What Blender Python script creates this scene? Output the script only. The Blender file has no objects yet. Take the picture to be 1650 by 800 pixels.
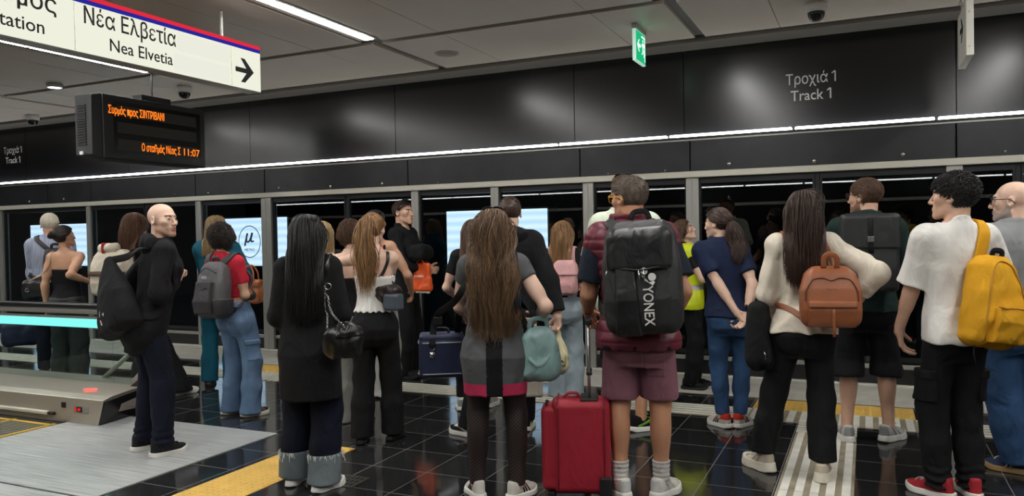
import bpy, math, random
import numpy as np
from mathutils import Vector, Matrix
random.seed(7)
SC = bpy.context.scene
COL = SC.collection
PI = math.pi

# ------------------------------------------------------------------ camera
FPX, YAW, PITCH, ROLL, CAMH = 1248.2, .4299, -.01767, -.01844, 1.5
_f = Vector((-math.sin(YAW)*math.cos(PITCH), math.cos(YAW)*math.cos(PITCH), math.sin(PITCH)))
_r0 = Vector((math.cos(YAW), math.sin(YAW), 0)); _u0 = _r0.cross(_f)
_r = math.cos(ROLL)*_r0 + math.sin(ROLL)*_u0; _u = _r.cross(_f)
cam_data = bpy.data.cameras.new('camera')
cam_data.sensor_width = 36.0
cam_data.lens = FPX/1650*36.0
cam_data.clip_start = .05
cam = bpy.data.objects.new('camera', cam_data); COL.objects.link(cam)
_m = Matrix((( _r.x, _u.x, -_f.x, 0), (_r.y, _u.y, -_f.y, 0), (_r.z, _u.z, -_f.z, CAMH), (0, 0, 0, 1)))
cam.matrix_world = _m
SC.camera = cam

# ------------------------------------------------------------------ exposure, world
SC.view_settings.view_transform = 'Standard'
SC.view_settings.look = 'None'
SC.view_settings.gamma = 1.0
SC.view_settings.use_curve_mapping = False
SC.view_settings.exposure = 0.0
world = bpy.data.worlds.new('world'); SC.world = world; world.use_nodes = True
world.node_tree.nodes['Background'].inputs[0].default_value = (.9, .95, 1, 1)
world.node_tree.nodes['Background'].inputs[1].default_value = .02
SC.cycles.max_bounces = 8
SC.cycles.transparent_max_bounces = 16
SC.cycles.sample_clamp_indirect = 2.5
SC.cycles.caustics_reflective = False
SC.cycles.caustics_refractive = False
STRIP_E = 52.0      # ceiling light strips
TUBE_E = 11.0        # tubes along the door header
PANEL_E = 1.15

# ------------------------------------------------------------------ pixel -> place helpers (1650x800 frame)
def ray(x, y):
    return _f + _r*((x-825)/FPX) - _u*((y-400)/FPX)
def fl(x, y, z=0.0):
    d = ray(x, y); t = (z-CAMH)/d.z
    return Vector((d.x*t, d.y*t, z))
def atY(x, y, Y):
    d = ray(x, y); t = Y/d.y
    return Vector((d.x*t, Y, CAMH+d.z*t))
def atX(x, y, X):
    d = ray(x, y); t = X/d.x
    return Vector((X, d.y*t, CAMH+d.z*t))

# ------------------------------------------------------------------ materials
_mats = {}
def lin(c):
    return tuple((v/12.92 if v <= .04045 else ((v+.055)/1.055)**2.4) for v in c)
def rgb(r, g, b):
    return lin((r/255., g/255., b/255.))
def mat(name, col, rough=.6, metal=0., emit=None, estr=0., bump=0., bscale=60., var=0., vscale=8., stretch=(1,1,1), spec=.5, sheen=0., coat=0., crease=0.):
    """procedural material: base colour with soft noise variation and a fine bump"""
    if name in _mats: return _mats[name]
    m = bpy.data.materials.new(name); m.use_nodes = True
    nt = m.node_tree; b = nt.nodes['Principled BSDF']
    b.inputs['Base Color'].default_value = (*col, 1)
    b.inputs['Roughness'].default_value = rough
    b.inputs['Metallic'].default_value = metal
    b.inputs['Specular IOR Level'].default_value = spec
    if sheen: b.inputs['Sheen Weight'].default_value = sheen
    if coat: b.inputs['Coat Weight'].default_value = coat
    if emit:
        b.inputs['Emission Color'].default_value = (*emit, 1); b.inputs['Emission Strength'].default_value = estr
    if var or bump:
        tc = nt.nodes.new('ShaderNodeTexCoord'); mp = nt.nodes.new('ShaderNodeMapping')
        mp.inputs['Scale'].default_value = stretch
        nt.links.new(tc.outputs['Object'], mp.inputs['Vector'])
    if var:
        n = nt.nodes.new('ShaderNodeTexNoise'); n.inputs['Scale'].default_value = vscale; n.inputs['Detail'].default_value = 4
        nt.links.new(mp.outputs[0], n.inputs['Vector'])
        r = nt.nodes.new('ShaderNodeValToRGB')
        r.color_ramp.elements[0].position = .3; r.color_ramp.elements[1].position = .7
        r.color_ramp.elements[0].color = (*[c*(1-var) for c in col], 1)
        r.color_ramp.elements[1].color = (*[min(1, c*(1+var)+.0*var) for c in col], 1)
        nt.links.new(n.outputs[0], r.inputs[0]); nt.links.new(r.outputs[0], b.inputs['Base Color'])
    if bump:
        n2 = nt.nodes.new('ShaderNodeTexNoise'); n2.inputs['Scale'].default_value = bscale; n2.inputs['Detail'].default_value = 3
        nt.links.new(mp.outputs[0], n2.inputs['Vector'])
        bp = nt.nodes.new('ShaderNodeBump'); bp.inputs['Strength'].default_value = bump; bp.inputs['Distance'].default_value = .004
        nt.links.new(n2.outputs[0], bp.inputs['Height']); nt.links.new(bp.outputs[0], b.inputs['Normal'])
        if crease:
            n3 = nt.nodes.new('ShaderNodeTexNoise'); n3.inputs['Scale'].default_value = 8; n3.inputs['Detail'].default_value = 2.5; n3.inputs['Distortion'].default_value = .7
            m3 = nt.nodes.new('ShaderNodeMapping'); m3.inputs['Scale'].default_value = (1.2, 1.2, .75); m3.inputs['Rotation'].default_value = (.3, .4, .2)
            nt.links.new(tc.outputs['Object'], m3.inputs[0]); nt.links.new(m3.outputs[0], n3.inputs['Vector'])
            b3 = nt.nodes.new('ShaderNodeBump'); b3.inputs['Strength'].default_value = crease; b3.inputs['Distance'].default_value = .05
            nt.links.new(n3.outputs[0], b3.inputs['Height']); nt.links.new(b3.outputs[0], bp.inputs['Normal'])
    _mats[name] = m
    return m
def emat(name, col, strength):
    if name in _mats: return _mats[name]
    m = bpy.data.materials.new(name); m.use_nodes = True
    nt = m.node_tree; nt.nodes.clear()
    e = nt.nodes.new('ShaderNodeEmission'); o = nt.nodes.new('ShaderNodeOutputMaterial')
    e.inputs[0].default_value = (*col, 1); e.inputs[1].default_value = strength
    nt.links.new(e.outputs[0], o.inputs[0]); _mats[name] = m
    return m
def glass(name, tint=(.8, .85, .88), ior=1.5, rough=0.0):
    if name in _mats: return _mats[name]
    m = bpy.data.materials.new(name); m.use_nodes = True
    nt = m.node_tree; nt.nodes.clear()
    t = nt.nodes.new('ShaderNodeBsdfTransparent'); t.inputs[0].default_value = (*tint, 1)
    g = nt.nodes.new('ShaderNodeBsdfGlossy'); g.inputs['Roughness'].default_value = rough
    f = nt.nodes.new('ShaderNodeFresnel')
    gm = nt.nodes.new('ShaderNodeNewGeometry'); iv = nt.nodes.new('ShaderNodeMix')     # a thin pane mirrors alike from both sides
    iv.inputs[2].default_value = ior; iv.inputs[3].default_value = 1/ior
    nt.links.new(gm.outputs['Backfacing'], iv.inputs[0]); nt.links.new(iv.outputs[0], f.inputs[0])
    x = nt.nodes.new('ShaderNodeMixShader'); o = nt.nodes.new('ShaderNodeOutputMaterial')
    nt.links.new(f.outputs[0], x.inputs[0]); nt.links.new(t.outputs[0], x.inputs[1]); nt.links.new(g.outputs[0], x.inputs[2])
    nt.links.new(x.outputs[0], o.inputs[0]); _mats[name] = m
    return m

# ------------------------------------------------------------------ mesh builder
class MB:
    def __init__(s): s.v = []; s.f = []; s.mi = []; s.n = 0
    def add(s, v, f, mi=0):
        v = np.asarray(v, float).reshape(-1, 3)
        s.v.append(v); s.f += [tuple(int(i)+s.n for i in q) for q in f]; s.mi += [mi]*len(f); s.n += len(v)
        return s
    def box(s, x0, x1, y0, y1, z0, z1, M=None, mi=0):
        v = np.array([(x, y, z) for x in (x0, x1) for y in (y0, y1) for z in (z0, z1)], float)
        if M is not None: v = xf(v, M)
        return s.add(v, [(0,1,3,2), (4,6,7,5), (0,4,5,1), (2,3,7,6), (0,2,6,4), (1,5,7,3)], mi)
    def tube(s, pts, r, n=8, closed=False, mi=0, flat=None, cap=True):
        """round (or flat = (width, thickness, normals)) sweep along points"""
        P = np.asarray(pts, float); m = len(P)
        R = np.full(m, r, float) if np.isscalar(r) else np.asarray(r, float)
        T = np.gradient(P, axis=0)
        if closed: T = np.roll(P, -1, 0)-np.roll(P, 1, 0)
        T /= np.linalg.norm(T, axis=1)[:, None]+1e-9
        N = np.zeros_like(P); a = np.array([0, 0, 1.]) if abs(T[0][2]) < .9 else np.array([1., 0, 0])
        for i in range(m):
            a = a-T[i]*(a@T[i]); a /= np.linalg.norm(a)+1e-9; N[i] = a
        B = np.cross(T, N)
        an = np.linspace(0, 2*PI, n, endpoint=False)
        V = P[:, None]+R[:, None, None]*(np.cos(an)[None, :, None]*N[:, None]+np.sin(an)[None, :, None]*B[:, None])
        return s._rings(V, closed, mi, cap)
    def ribbon(s, pts, nrm, w, t, mi=0, closed=False):
        """strap: rectangular section, wide side across, thin side along nrm"""
        P = np.asarray(pts, float); T = np.gradient(P, axis=0)
        if closed: T = np.roll(P, -1, 0)-np.roll(P, 1, 0)
        T /= np.linalg.norm(T, axis=1)[:, None]+1e-9
        N = np.asarray(nrm, float)
        if N.ndim == 1: N = np.tile(N, (len(P), 1))
        N = N-T*(N*T).sum(1)[:, None]; N /= np.linalg.norm(N, axis=1)[:, None]+1e-9
        B = np.cross(T, N)
        W = np.full(len(P), w/2.) if np.isscalar(w) else np.asarray(w)/2.
        h = t/2.; c = [(-1, -.6), (-.85, -1), (.85, -1), (1, -.6), (1, .6), (.85, 1), (-.85, 1), (-1, .6)]
        V = np.stack([P+B*(a*W)[:, None]+N*(b*h) for a, b in c], 1)
        return s._rings(V, closed, mi, True)
    def _rings(s, V, closed, mi, cap):
        m, n = V.shape[:2]; f = []
        for i in range(m if closed else m-1):
            j = (i+1) % m
            for k in range(n):
                l = (k+1) % n
                f.append((i*n+k, i*n+l, j*n+l, j*n+k))
        if cap and not closed:
            f.append(tuple(range(n))[::-1]); f.append(tuple((m-1)*n+k for k in range(n)))
        return s.add(V.reshape(-1, 3), f, mi)
    def lathe(s, prof, n=20, c=(0, 0, 0), M=None, mi=0):
        an = np.linspace(0, 2*PI, n, endpoint=False)
        V = np.array([[(r*math.cos(a), r*math.sin(a), z) for a in an] for r, z in prof])
        V = V.reshape(-1, 3)
        if M is not None: V = xf(V, M)
        V = (V+np.array(c)).reshape(len(prof), n, 3)
        return s._rings(V, False, mi, True)
    def prism(s, poly, t, M=None, mi=0):
        """2-D polygon in local XY given thickness t along +Z, then matrix M"""
        n = len(poly)
        v = np.array([(x, y, 0) for x, y in poly]+[(x, y, t) for x, y in poly], float)
        if M is not None: v = xf(v, M)
        f = [tuple(range(n))[::-1], tuple(range(n, 2*n))]+[(i, (i+1) % n, n+(i+1) % n, n+i) for i in range(n)]
        return s.add(v, f, mi)
    def build(s, name, m, parent=None, smooth=False, bevel=0., shift=None):
        me = bpy.data.meshes.new(name)
        V = np.concatenate(s.v) if s.v else np.zeros((0, 3))
        if shift is not None: V = V-np.asarray(shift)
        nl = [len(f) for f in s.f]
        me.vertices.add(len(V)); me.vertices.foreach_set('co', V.astype(np.float32).ravel())
        me.loops.add(sum(nl)); me.loops.foreach_set('vertex_index', np.fromiter((i for f in s.f for i in f), np.int32))
        me.polygons.add(len(nl)); me.polygons.foreach_set('loop_start', np.concatenate([[0], np.cumsum(nl)[:-1]]).astype(np.int32))
        me.polygons.foreach_set('loop_total', np.array(nl, np.int32))
        ms = m if isinstance(m, (list, tuple)) else [m]
        for q in ms: me.materials.append(q)
        me.polygons.foreach_set('material_index', np.array(s.mi, np.int32))
        me.update(calc_edges=True); me.validate()
        me.polygons.foreach_set('use_smooth', np.full(len(me.polygons), bool(smooth)))
        return link(name, me, parent, bevel)
def xf(v, M):
    M = np.array(M); return np.asarray(v, float)@M[:3, :3].T+M[:3, 3]
def link(name, me, parent=None, bevel=0.):
    o = bpy.data.objects.new(name, me); COL.objects.link(o)
    if parent is not None: o.parent = parent
    if bevel:
        b = o.modifiers.new('bevel', 'BEVEL'); b.width = bevel; b.segments = 2; b.limit_method = 'ANGLE'; b.angle_limit = .6
    return o
def tag(o, label=None, cat=None, group=None, kind=None):
    if label: o['label'] = label
    if cat: o['category'] = cat
    if group: o['group'] = group
    if kind: o['kind'] = kind
    return o
def thing(name, label, cat, loc=(0, 0, 0), rotz=0., group=None):
    o = bpy.data.objects.new(name, None); COL.objects.link(o)
    o.location = loc; o.rotation_euler = (0, 0, rotz); o.empty_display_size = .1
    return tag(o, label, cat, group)
def struct(name, mb, m, bevel=0., smooth=False):
    return tag(mb.build(name, m, None, smooth, bevel), kind='structure')
def text_mb(mb, s, M, height=None, width=None, depth=.002, bold=0., mi=0, align='LEFT', one=False):
    """lettering as a solid mesh: cap height and overall width in metres, matrix M places local XY"""
    cu = bpy.data.curves.new('lettering', 'FONT'); cu.body = s; cu.size = 1; cu.extrude = .5; cu.offset = bold
    cu.resolution_u = 3
    o = bpy.data.objects.new('lettering', cu); COL.objects.link(o)
    dg = bpy.context.evaluated_depsgraph_get()
    me = bpy.data.meshes.new_from_object(o.evaluated_get(dg))
    v = np.array([tuple(p.co) for p in me.vertices]); f = [tuple(p.vertices) for p in me.polygons]
    bpy.data.objects.remove(o); bpy.data.curves.remove(cu); bpy.data.meshes.remove(me)
    v[:, 0] -= v[:, 0].min()
    sy = (height/.727) if height else 1.
    sx = width/v[:, 0].max() if width else sy
    v[:, 0] *= sx; v[:, 1] *= sy; v[:, 2] = (v[:, 2]+.5)*depth
    if one:   # the flag of a final digit 1
        w = v[:, 0].max(); h = height; st = .14*h
        q = [(w-st*.6, h), (w-st, h*.985), (w-.36*h, h*.80), (w-.36*h, h*.70), (w-st*.9, h*.84)]
        n0 = len(v); v = np.vstack([v, [(a, b, z) for z in (0, depth) for a, b in q]])
        f += [tuple(range(n0, n0+5)), tuple(range(n0+5, n0+10))]
    if align == 'CENTER': v[:, 0] -= v[:, 0].max()/2
    if align == 'RIGHT': v[:, 0] -= v[:, 0].max()
    mb.add(xf(v, M), f, mi)
def frame(origin, ex, ey, ez):
    return Matrix(((ex[0], ey[0], ez[0], origin[0]), (ex[1], ey[1], ez[1], origin[1]), (ex[2], ey[2], ez[2], origin[2]), (0, 0, 0, 1)))
# ================================================================== the station: floor, doors, header, ceiling
YW, ZC = 8.11, 3.39
def tile_floor():
    m = bpy.data.materials.new('black_tile'); m.use_nodes = True
    nt = m.node_tree; b = nt.nodes['Principled BSDF']
    tc = nt.nodes.new('ShaderNodeTexCoord'); mp = nt.nodes.new('ShaderNodeMapping')
    mp.inputs['Location'].default_value = (1.32, -5.43, 0)
    nt.links.new(tc.outputs['Object'], mp.inputs[0])
    br = nt.nodes.new('ShaderNodeTexBrick'); br.offset = 0; br.squash = 1
    br.inputs['Scale'].default_value = 1; br.inputs['Brick Width'].default_value = .41; br.inputs['Row Height'].default_value = .41
    br.inputs['Mortar Size'].default_value = .0032; br.inputs['Mortar Smooth'].default_value = .1; br.inputs['Bias'].default_value = 0
    br.inputs['Color1'].default_value = (.017, .017, .018, 1); br.inputs['Color2'].default_value = (.024, .024, .025, 1)
    br.inputs['Mortar'].default_value = (.16, .15, .14, 1)
    nt.links.new(mp.outputs[0], br.inputs['Vector'])
    n = nt.nodes.new('ShaderNodeTexNoise'); n.inputs['Scale'].default_value = 2.2; n.inputs['Detail'].default_value = 5
    nt.links.new(tc.outputs['Object'], n.inputs['Vector'])
    r = nt.nodes.new('ShaderNodeMapRange'); r.inputs[1].default_value = .35; r.inputs[2].default_value = .7
    r.inputs[3].default_value = .045; r.inputs[4].default_value = .13
    nt.links.new(n.outputs[0], r.inputs[0])
    mx = nt.nodes.new('ShaderNodeMix'); mx.inputs[3].default_value = .6
    nt.links.new(br.outputs['Fac'], mx.inputs[0]); nt.links.new(r.outputs[0], mx.inputs[2]); nt.links.new(mx.outputs[0], b.inputs['Roughness'])
    nt.links.new(br.outputs['Color'], b.inputs['Base Color'])
    bp = nt.nodes.new('ShaderNodeBump'); bp.inputs['Strength'].default_value = .25; bp.inputs['Distance'].default_value = .002; bp.invert = True
    nt.links.new(br.outputs['Fac'], bp.inputs['Height']); nt.links.new(bp.outputs[0], b.inputs['Normal'])
    b.inputs['IOR'].default_value = 1.55
    return m
struct('floor', MB().box(-17, 6, -1.6, YW-.02, -.12, 0), tile_floor())
sill = mat('sill_grey', rgb(205, 202, 192), .5, 0., var=.15, vscale=5, bump=.1)
struct('trim_1', MB().box(-17, 6, 7.17, YW-.02, 0, .004), sill)
struct('trim_2', MB().box(-17, 6, YW-.06, YW-.015, 0, .02), mat('sill_white', rgb(215, 215, 205), .45), bevel=.004)
# ribbed guiding strips
def ribs_x(x0, x1, y0, y1, n):
    mb = MB(); mb.box(x0, x1, y0, y1, 0, .003, mi=0)
    w = (y1-y0)/n
    for i in range(n): mb.box(x0, x1, y0+w*(i+.22), y0+w*(i+.78), .003, .008, mi=1)
    return mb
def ribs_y(x0, x1, y0, y1, n):
    mb = MB(); mb.box(x0, x1, y0, y1, 0, .003, mi=0)
    w = (x1-x0)/n; L = .405
    for i in range(n):
        y = y0
        while y < y1-.02:
            mb.box(x0+w*(i+.22), x0+w*(i+.78), y+.003, min(y+L, y1)-.003, .003, .008, mi=1); y += L
    return mb
tgrey = mat('tactile_grey', rgb(150, 142, 122), .6, var=.25, vscale=6, bump=.1)
twhite = mat('tactile_white', rgb(226, 224, 214), .55, var=.12, vscale=9)
tyel = mat('tactile_yellow', rgb(226, 184, 92), .55, var=.12, vscale=7)
def knobs(x0, x1, y0, y1, pitch=.058):
    mb = MB(); mb.box(x0, x1, y0, y1, 0, .004)
    for i in range(int((x1-x0)/pitch)):
        for j in range(int((y1-y0)/pitch)):
            cx, cy = x0+pitch*(i+.55), y0+pitch*(j+.55)
            v = [(cx+.013*c, cy+.013*s, .004) for c, s in ((1,0),(.5,.87),(-.5,.87),(-1,0),(-.5,-.87),(.5,-.87))]
            v += [(cx+.008*c, cy+.008*s, .0085) for c, s in ((1,0),(.5,.87),(-.5,.87),(-1,0),(-.5,-.87),(.5,-.87))]
            mb.add(v, [tuple(range(6, 12))]+[(k, (k+1) % 6, 6+(k+1) % 6, 6+k) for k in range(6)])
    return mb
for x0, x1 in ((-17, -6.75), (-5.6, -.89), (.35, 6)): pass
struct('trim_3', ribs_x(-17, -6.75, 6.32, 6.72, 5), [tgrey, twhite])
struct('trim_4', ribs_y(-6.75, -5.55, 6.32, 6.72, 14), [tgrey, twhite])
struct('trim_5', ribs_x(-5.55, -.89, 6.32, 6.72, 5), [tgrey, twhite])
struct('trim_6', ribs_y(-.89, .33, 6.32, 6.72, 13), [tgrey, twhite])
struct('trim_7', ribs_x(.33, 6, 6.32, 6.72, 5), [tgrey, twhite])
struct('trim_8', knobs(-6.75, -5.55, 6.72, 7.12), tyel)
struct('trim_9', knobs(-.89, .33, 6.72, 7.12), tyel)
struct('trim_10', ribs_y(-.49, -.08, 1.0, 6.02, 5), [tgrey, twhite])
struct('trim_11', ribs_x(-.49, -.08, 6.02, 6.32, 4), [tgrey, twhite])
struct('trim_12', knobs(-3.72, -3.31, .6, 4.49, .045), tyel)

# ---- platform screen doors
alu = mat('brushed_aluminium', rgb(176, 176, 170), .4, .6, bump=.05, bscale=40, stretch=(1, 1, 30))
alu_x = mat('header_aluminium', rgb(222, 219, 205), .45, .25)
dark = mat('dark_frame', rgb(34, 35, 38), .4, .3)
black_gloss = mat('black_panel', rgb(21, 22, 25), .3, 0., spec=.6, var=.25, vscale=1.5, bump=.02, bscale=20)
clear = glass('door_glass', (.62, .66, .70), 1.7)
posts = [(5, .10), (147, .085), (237, .05), (324, .10), (433, .17), (560, .045), (672, .10), (800, .10), (950, .12), (1117, .13), (1317, .05), (1537, .13), (1640, .045)]
px = []
for x, w in posts:
    p = atY(x, 340-.0485*x, YW); px.append((p.x, w))
px = [(-16.6, .12), (-14.9, .1)]+px+[(3.2, .12), (5.6, .12)]
n = 0
for x, w in px:
    n += 1
    mb = MB()
    if w > .06:
        mb.box(x-w/2, x+w/2, YW-.06, YW+.06, .02, 2.06)
        mb.box(x-w/2+w*.42, x-w/2+w*.5, YW-.064, YW-.058, .02, 2.06)
    else:
        mb.box(x-w/2, x+w/2, YW-.02, YW+.05, .02, 2.06)
    struct('trim_%d' % (12+n), mb, alu if w > .06 else dark, bevel=.006)
for i in range(len(px)-1):
    x0, x1 = px[i][0]+px[i][1]/2, px[i+1][0]-px[i+1][1]/2
    d = MB().box(x0, x1, YW-.005, YW+.005, .2, 2.02).build('door_%d' % (i+1), clear)
    tag(d, kind='structure')
    f = MB(); f.box(x0, x1, YW-.03, YW+.04, 1.99, 2.05); f.box(x0, x0+.018, YW-.025, YW+.03, .2, 2.0); f.box(x1-.018, x1, YW-.025, YW+.03, .2, 2.0)
    f.build('door_frame', dark, d)
    MB().box(x0, x1, YW-.03, YW+.03, .165, .205).build('bottom_rail', alu, d, bevel=.004)
    MB().box(x0, x1, YW-.02, YW+.03, .005, .165).build('kick_panel', black_gloss, d)
# header rail and fascia
struct('trim_40', MB().box(-17, 6, YW-.09, YW+.1, 2.05, 2.115), alu_x, bevel=.006)
mb = MB(); js = [-17, -14.2, -12.45, -9.6, -8.5, -7.3, -6.2, -5.06, -2.9, -1.65, .74, 3.1, 6]
js = [-17, -14.0, -11.7, -10.7, -8.55, -7.3, -5.06, -2.85, -1.65, .74, 3.1, 6]
for a, b in zip(js[:-1], js[1:]): mb.box(a+.006, b-.006, YW-.07, YW+.05, 2.115, 2.43)
fasc = mat('fascia_black', rgb(44, 46, 50), .36, .2, var=.3, vscale=2.5, bump=.04, bscale=12)
struct('wall_front', mb, fasc, bevel=.004)
js = [-17, -14.6, -12.3, -9.95, -7.6, -5.27, -2.93, -1.72, .75, 3.1, 6]
mb = MB()
for a, b in zip(js[:-1], js[1:]): mb.box(a+.004, b-.004, YW+.0, YW+.1, 2.5, ZC+.1)
mb.box(-17, 6, YW+.03, YW+.1, 2.4, 2.55)
def satin_black():
    m = mat('satin_black', rgb(19, 20, 23), .22, .0, var=.2, vscale=1.2, bump=.02, bscale=9, spec=.6)
    m.node_tree.nodes['Principled BSDF'].inputs['IOR'].default_value = 1.5
    return m
struct('wall_front_upper', mb, satin_black())
struct('trim_41', MB().box(-17, 6, YW-.075, YW-.03, 2.43, 2.445), alu)
# lock buttons on the fascia
knobm = mat('lock_steel', rgb(220, 215, 200), .25, .8)
for pxx, pyy, r in ((48, 325, .018), (103, 321, .018), (163, 320, .01), (282, 313, .01), (336, 311, .01), (390, 308, .01), (450, 303, .018), (533, 301, .02), (616, 296, .018), (706, 294, .01), (980, 280, .01), (1072, 275, .011), (1175, 264, .018), (1312, 260, .02), (1455, 249, .018), (1620, 244, .012)):
    p = atY(pxx, pyy, YW-.07)
    o = MB().lathe([(r, 0), (r, .008), (r*.7, .013), (.0005, .014)], 12, M=frame((p.x, YW-.07, p.z), (1, 0, 0), (0, 0, 1), (0, -1, 0))).build('lock_button', knobm, None, True)
    tag(o, 'small steel lock button on the black door header', 'lock', 'lock buttons along the door header')
# tube lights above the fascia
tube_m = emat('tube_glow', (1, .99, .96), TUBE_E)
x = -16.66; k = 0
ends = ['over the doors', 'over the doors']
while x < 5.5:
    t = thing('tube_light', 'white linear light above the black door header', 'light', (x+.615, YW-.04, 2.46), 0, 'linear lights above the door header')
    MB().box(-.6, .6, -.02, .03, .01, .04).build('diffuser', tube_m, t, bevel=.008)
    MB().box(-.613, .613, -.035, .045, -.012, .011).build('housing', dark, t)
    x += 1.232; k += 1
# platform number lettering on the upper panels
lm = mat('lettering_grey', rgb(228, 228, 226), .6)
def lettering(name, rows, label, x, m, Y=YW-.002):
    mb = MB()
    for s, z, h, w in rows: text_mb(mb, s, frame((x, Y, z), (1, 0, 0), (0, 0, 1), (0, -1, 0)), h, w, .002, .004, align='CENTER', one=True)
    return tag(mb.build(name, m), label, 'lettering')
lettering('track_lettering', [('Τροχιά 1', 2.92, .105, .455), ('Track 1', 2.76, .105, .37)], 'grey Greek and English track number on the black panel right of the exit sign', -.485, lm)
lettering('track_lettering', [('Τροχιά 1', 2.97, .105, .455), ('Track 1', 2.81, .105, .37)], 'grey track number lettering on the black wall beyond the orange display', -12.62, lm)

# ---- beyond the doors: the tunnel
tun = mat('tunnel_wall', rgb(30, 31, 34), .8, var=.3, vscale=1)
struct('wall_tunnel', MB().box(-24, 9, 12.15, 12.3, -1.3, 4), tun)
struct('floor_tunnel', MB().box(-24, 9, YW+.1, 12.0, -1.4, -1.2), tun)
struct('ceiling_tunnel', MB().box(-24, 9, YW+.1, 12.2, 3.6, 3.7), tun)
def reflection_mat():
    m = bpy.data.materials.new('reflection_glow'); m.use_nodes = True
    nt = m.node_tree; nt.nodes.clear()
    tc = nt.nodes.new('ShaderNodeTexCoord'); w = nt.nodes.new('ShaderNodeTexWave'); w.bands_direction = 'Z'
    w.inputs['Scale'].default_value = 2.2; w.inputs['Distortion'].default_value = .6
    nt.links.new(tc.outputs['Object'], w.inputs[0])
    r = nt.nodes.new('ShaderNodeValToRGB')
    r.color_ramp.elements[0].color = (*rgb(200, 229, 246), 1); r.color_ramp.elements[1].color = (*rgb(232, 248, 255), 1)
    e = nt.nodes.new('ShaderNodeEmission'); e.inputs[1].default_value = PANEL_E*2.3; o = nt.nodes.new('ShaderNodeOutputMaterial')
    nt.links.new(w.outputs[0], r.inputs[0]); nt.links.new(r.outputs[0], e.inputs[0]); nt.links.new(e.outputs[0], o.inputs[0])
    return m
reflm = reflection_mat()  # added glowing panels across the track stand in for reflections in the door glass
for x0, x1, lab in ((-17.5, -15.55, 'pale blue glowing panel added for a reflection in the doors behind the white-haired man'), (-12.0, -10.05, 'pale blue glowing panel added for a reflection in the doors behind the round emblem'), (-6.54, -4.70, 'pale blue glowing panel added for a reflection in the doors behind the woman in the grey dress')):
    t = thing('reflection_stand_in', lab, 'panel', ((x0+x1)/2, 11.65, .98), 0, 'added panels standing in for door reflections')
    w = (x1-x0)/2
    MB().box(-w, w, -.05, .0, 0, .93).build('screen', reflm, t)
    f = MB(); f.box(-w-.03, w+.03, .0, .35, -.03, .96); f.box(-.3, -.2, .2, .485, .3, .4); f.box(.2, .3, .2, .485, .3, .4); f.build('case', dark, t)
# round emblem on the glass
em = mat('emblem_blue', rgb(62, 92, 128), .5)
mb = MB(); cx, cz, Yg = -7.645, 1.465, YW-.008
an = np.linspace(0, 2*PI, 48, endpoint=False)
mb.tube([(cx+.19*math.cos(a), Yg, cz+.215*math.sin(a)) for a in an], .006, 4, True)
for pts, r in (([(-.085, -.075), (-.055, .03), (-.035, .095)], .012), ([(-.055, .03), (-.055, -.01), (-.03, -.025), (0, -.01), (.03, .04), (.05, .1)], .014), ([(.03, .04), (.025, .0), (.04, -.022), (.07, -.012)], .012)):
    mb.tube([(cx+a*1.0, Yg, cz+.02+b) for a, b in pts], r, 6)
text_mb(mb, 'METRO', frame((cx, Yg, cz-.125), (1, 0, 0), (0, 0, 1), (0, -1, 0)), .036, .17, .002, .0, align='CENTER')
tag(mb.build('door_emblem', em), 'round blue emblem with a mu letter on the glass door', 'emblem')

# ---- ceiling
def ceil_mat():
    return mat('ceiling_panel', rgb(205, 197, 186), .42, .0, var=.06, vscale=.8, bump=.02, bscale=6)
cm = ceil_mat()
mb = MB()
gx = [-17.0]; x = -4.34-2.88*4
xs = [-4.34+2.88*k for k in range(-5, 5)]
YG = 6.35
for a, b in zip(xs[:-1], xs[1:]):
    m1 = a+.74; m2 = a+2.19
    for u, v, p, q in ((a, m1, .05, .003), (m1, m2, .003, .003), (m2, b, .003, .05)):
        mb.box(u+p, v-q, YG+.05, 7.68, ZC, ZC+.03)
        for y0, y1 in ((-1.6, 1.0), (1.0, 3.65), (3.65, YG-.05)):
            mb.box(u+(.12 if p > .01 else p), v-(.12 if q > .01 else q), y0+.003, y1-.003, ZC, ZC+.03)
struct('ceiling', mb, cm)
cd = mat('ceiling_groove', rgb(96, 93, 90), .5)
struct('trim_42', MB().box(-19, 9, -1.7, 8.3, ZC+.03, ZC+.1), cd)
struct('trim_43', MB().box(-19, 9, 7.72, 7.86, ZC-.035, ZC+.03).box(-19, 9, 7.90, 8.2, ZC-.02, ZC+.03), mat('cove_trim', rgb(120, 117, 112), .4, .2), bevel=.004)
strip_m = emat('strip_glow', (1, .985, .95), STRIP_E)
si = 0
for k, X in enumerate(xs[2:]):
    for j, y1 in enumerate((6.22, 4.885, 3.55, 2.215, .88)):
        lab = 'white linear ceiling light overhead, out of sight of the doors end'
        if abs(X+4.34) < .1 and j == 1: lab = 'white linear ceiling light at the upper edge, nearer than the one above the speaker'
        if abs(X+4.34) < .1 and j == 0: lab = 'white linear ceiling light whose end is above the small round speaker'
        if abs(X+7.22) < .1 and j < 2: lab = 'white linear ceiling light seen below the station sign, above the display'
        t = thing('ceiling_strip_light', lab, 'light', (X+(.03 if abs(X+7.22) > .1 else -.07), y1-.66, ZC), 0, 'linear ceiling lights')
        MB().box(-.045, .045, -.655, .655, -.004, .02).build('diffuser', strip_m, t)
        f = MB()
        f.box(-.115, -.045, -.667, .667, .0, .03); f.box(.045, .115, -.667, .667, .0, .03); f.box(-.045, .045, -.667, -.655, 0, .03); f.box(-.045, .045, .655, .667, 0, .03)
        f.build('trim_frame', cm, t)
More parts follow.
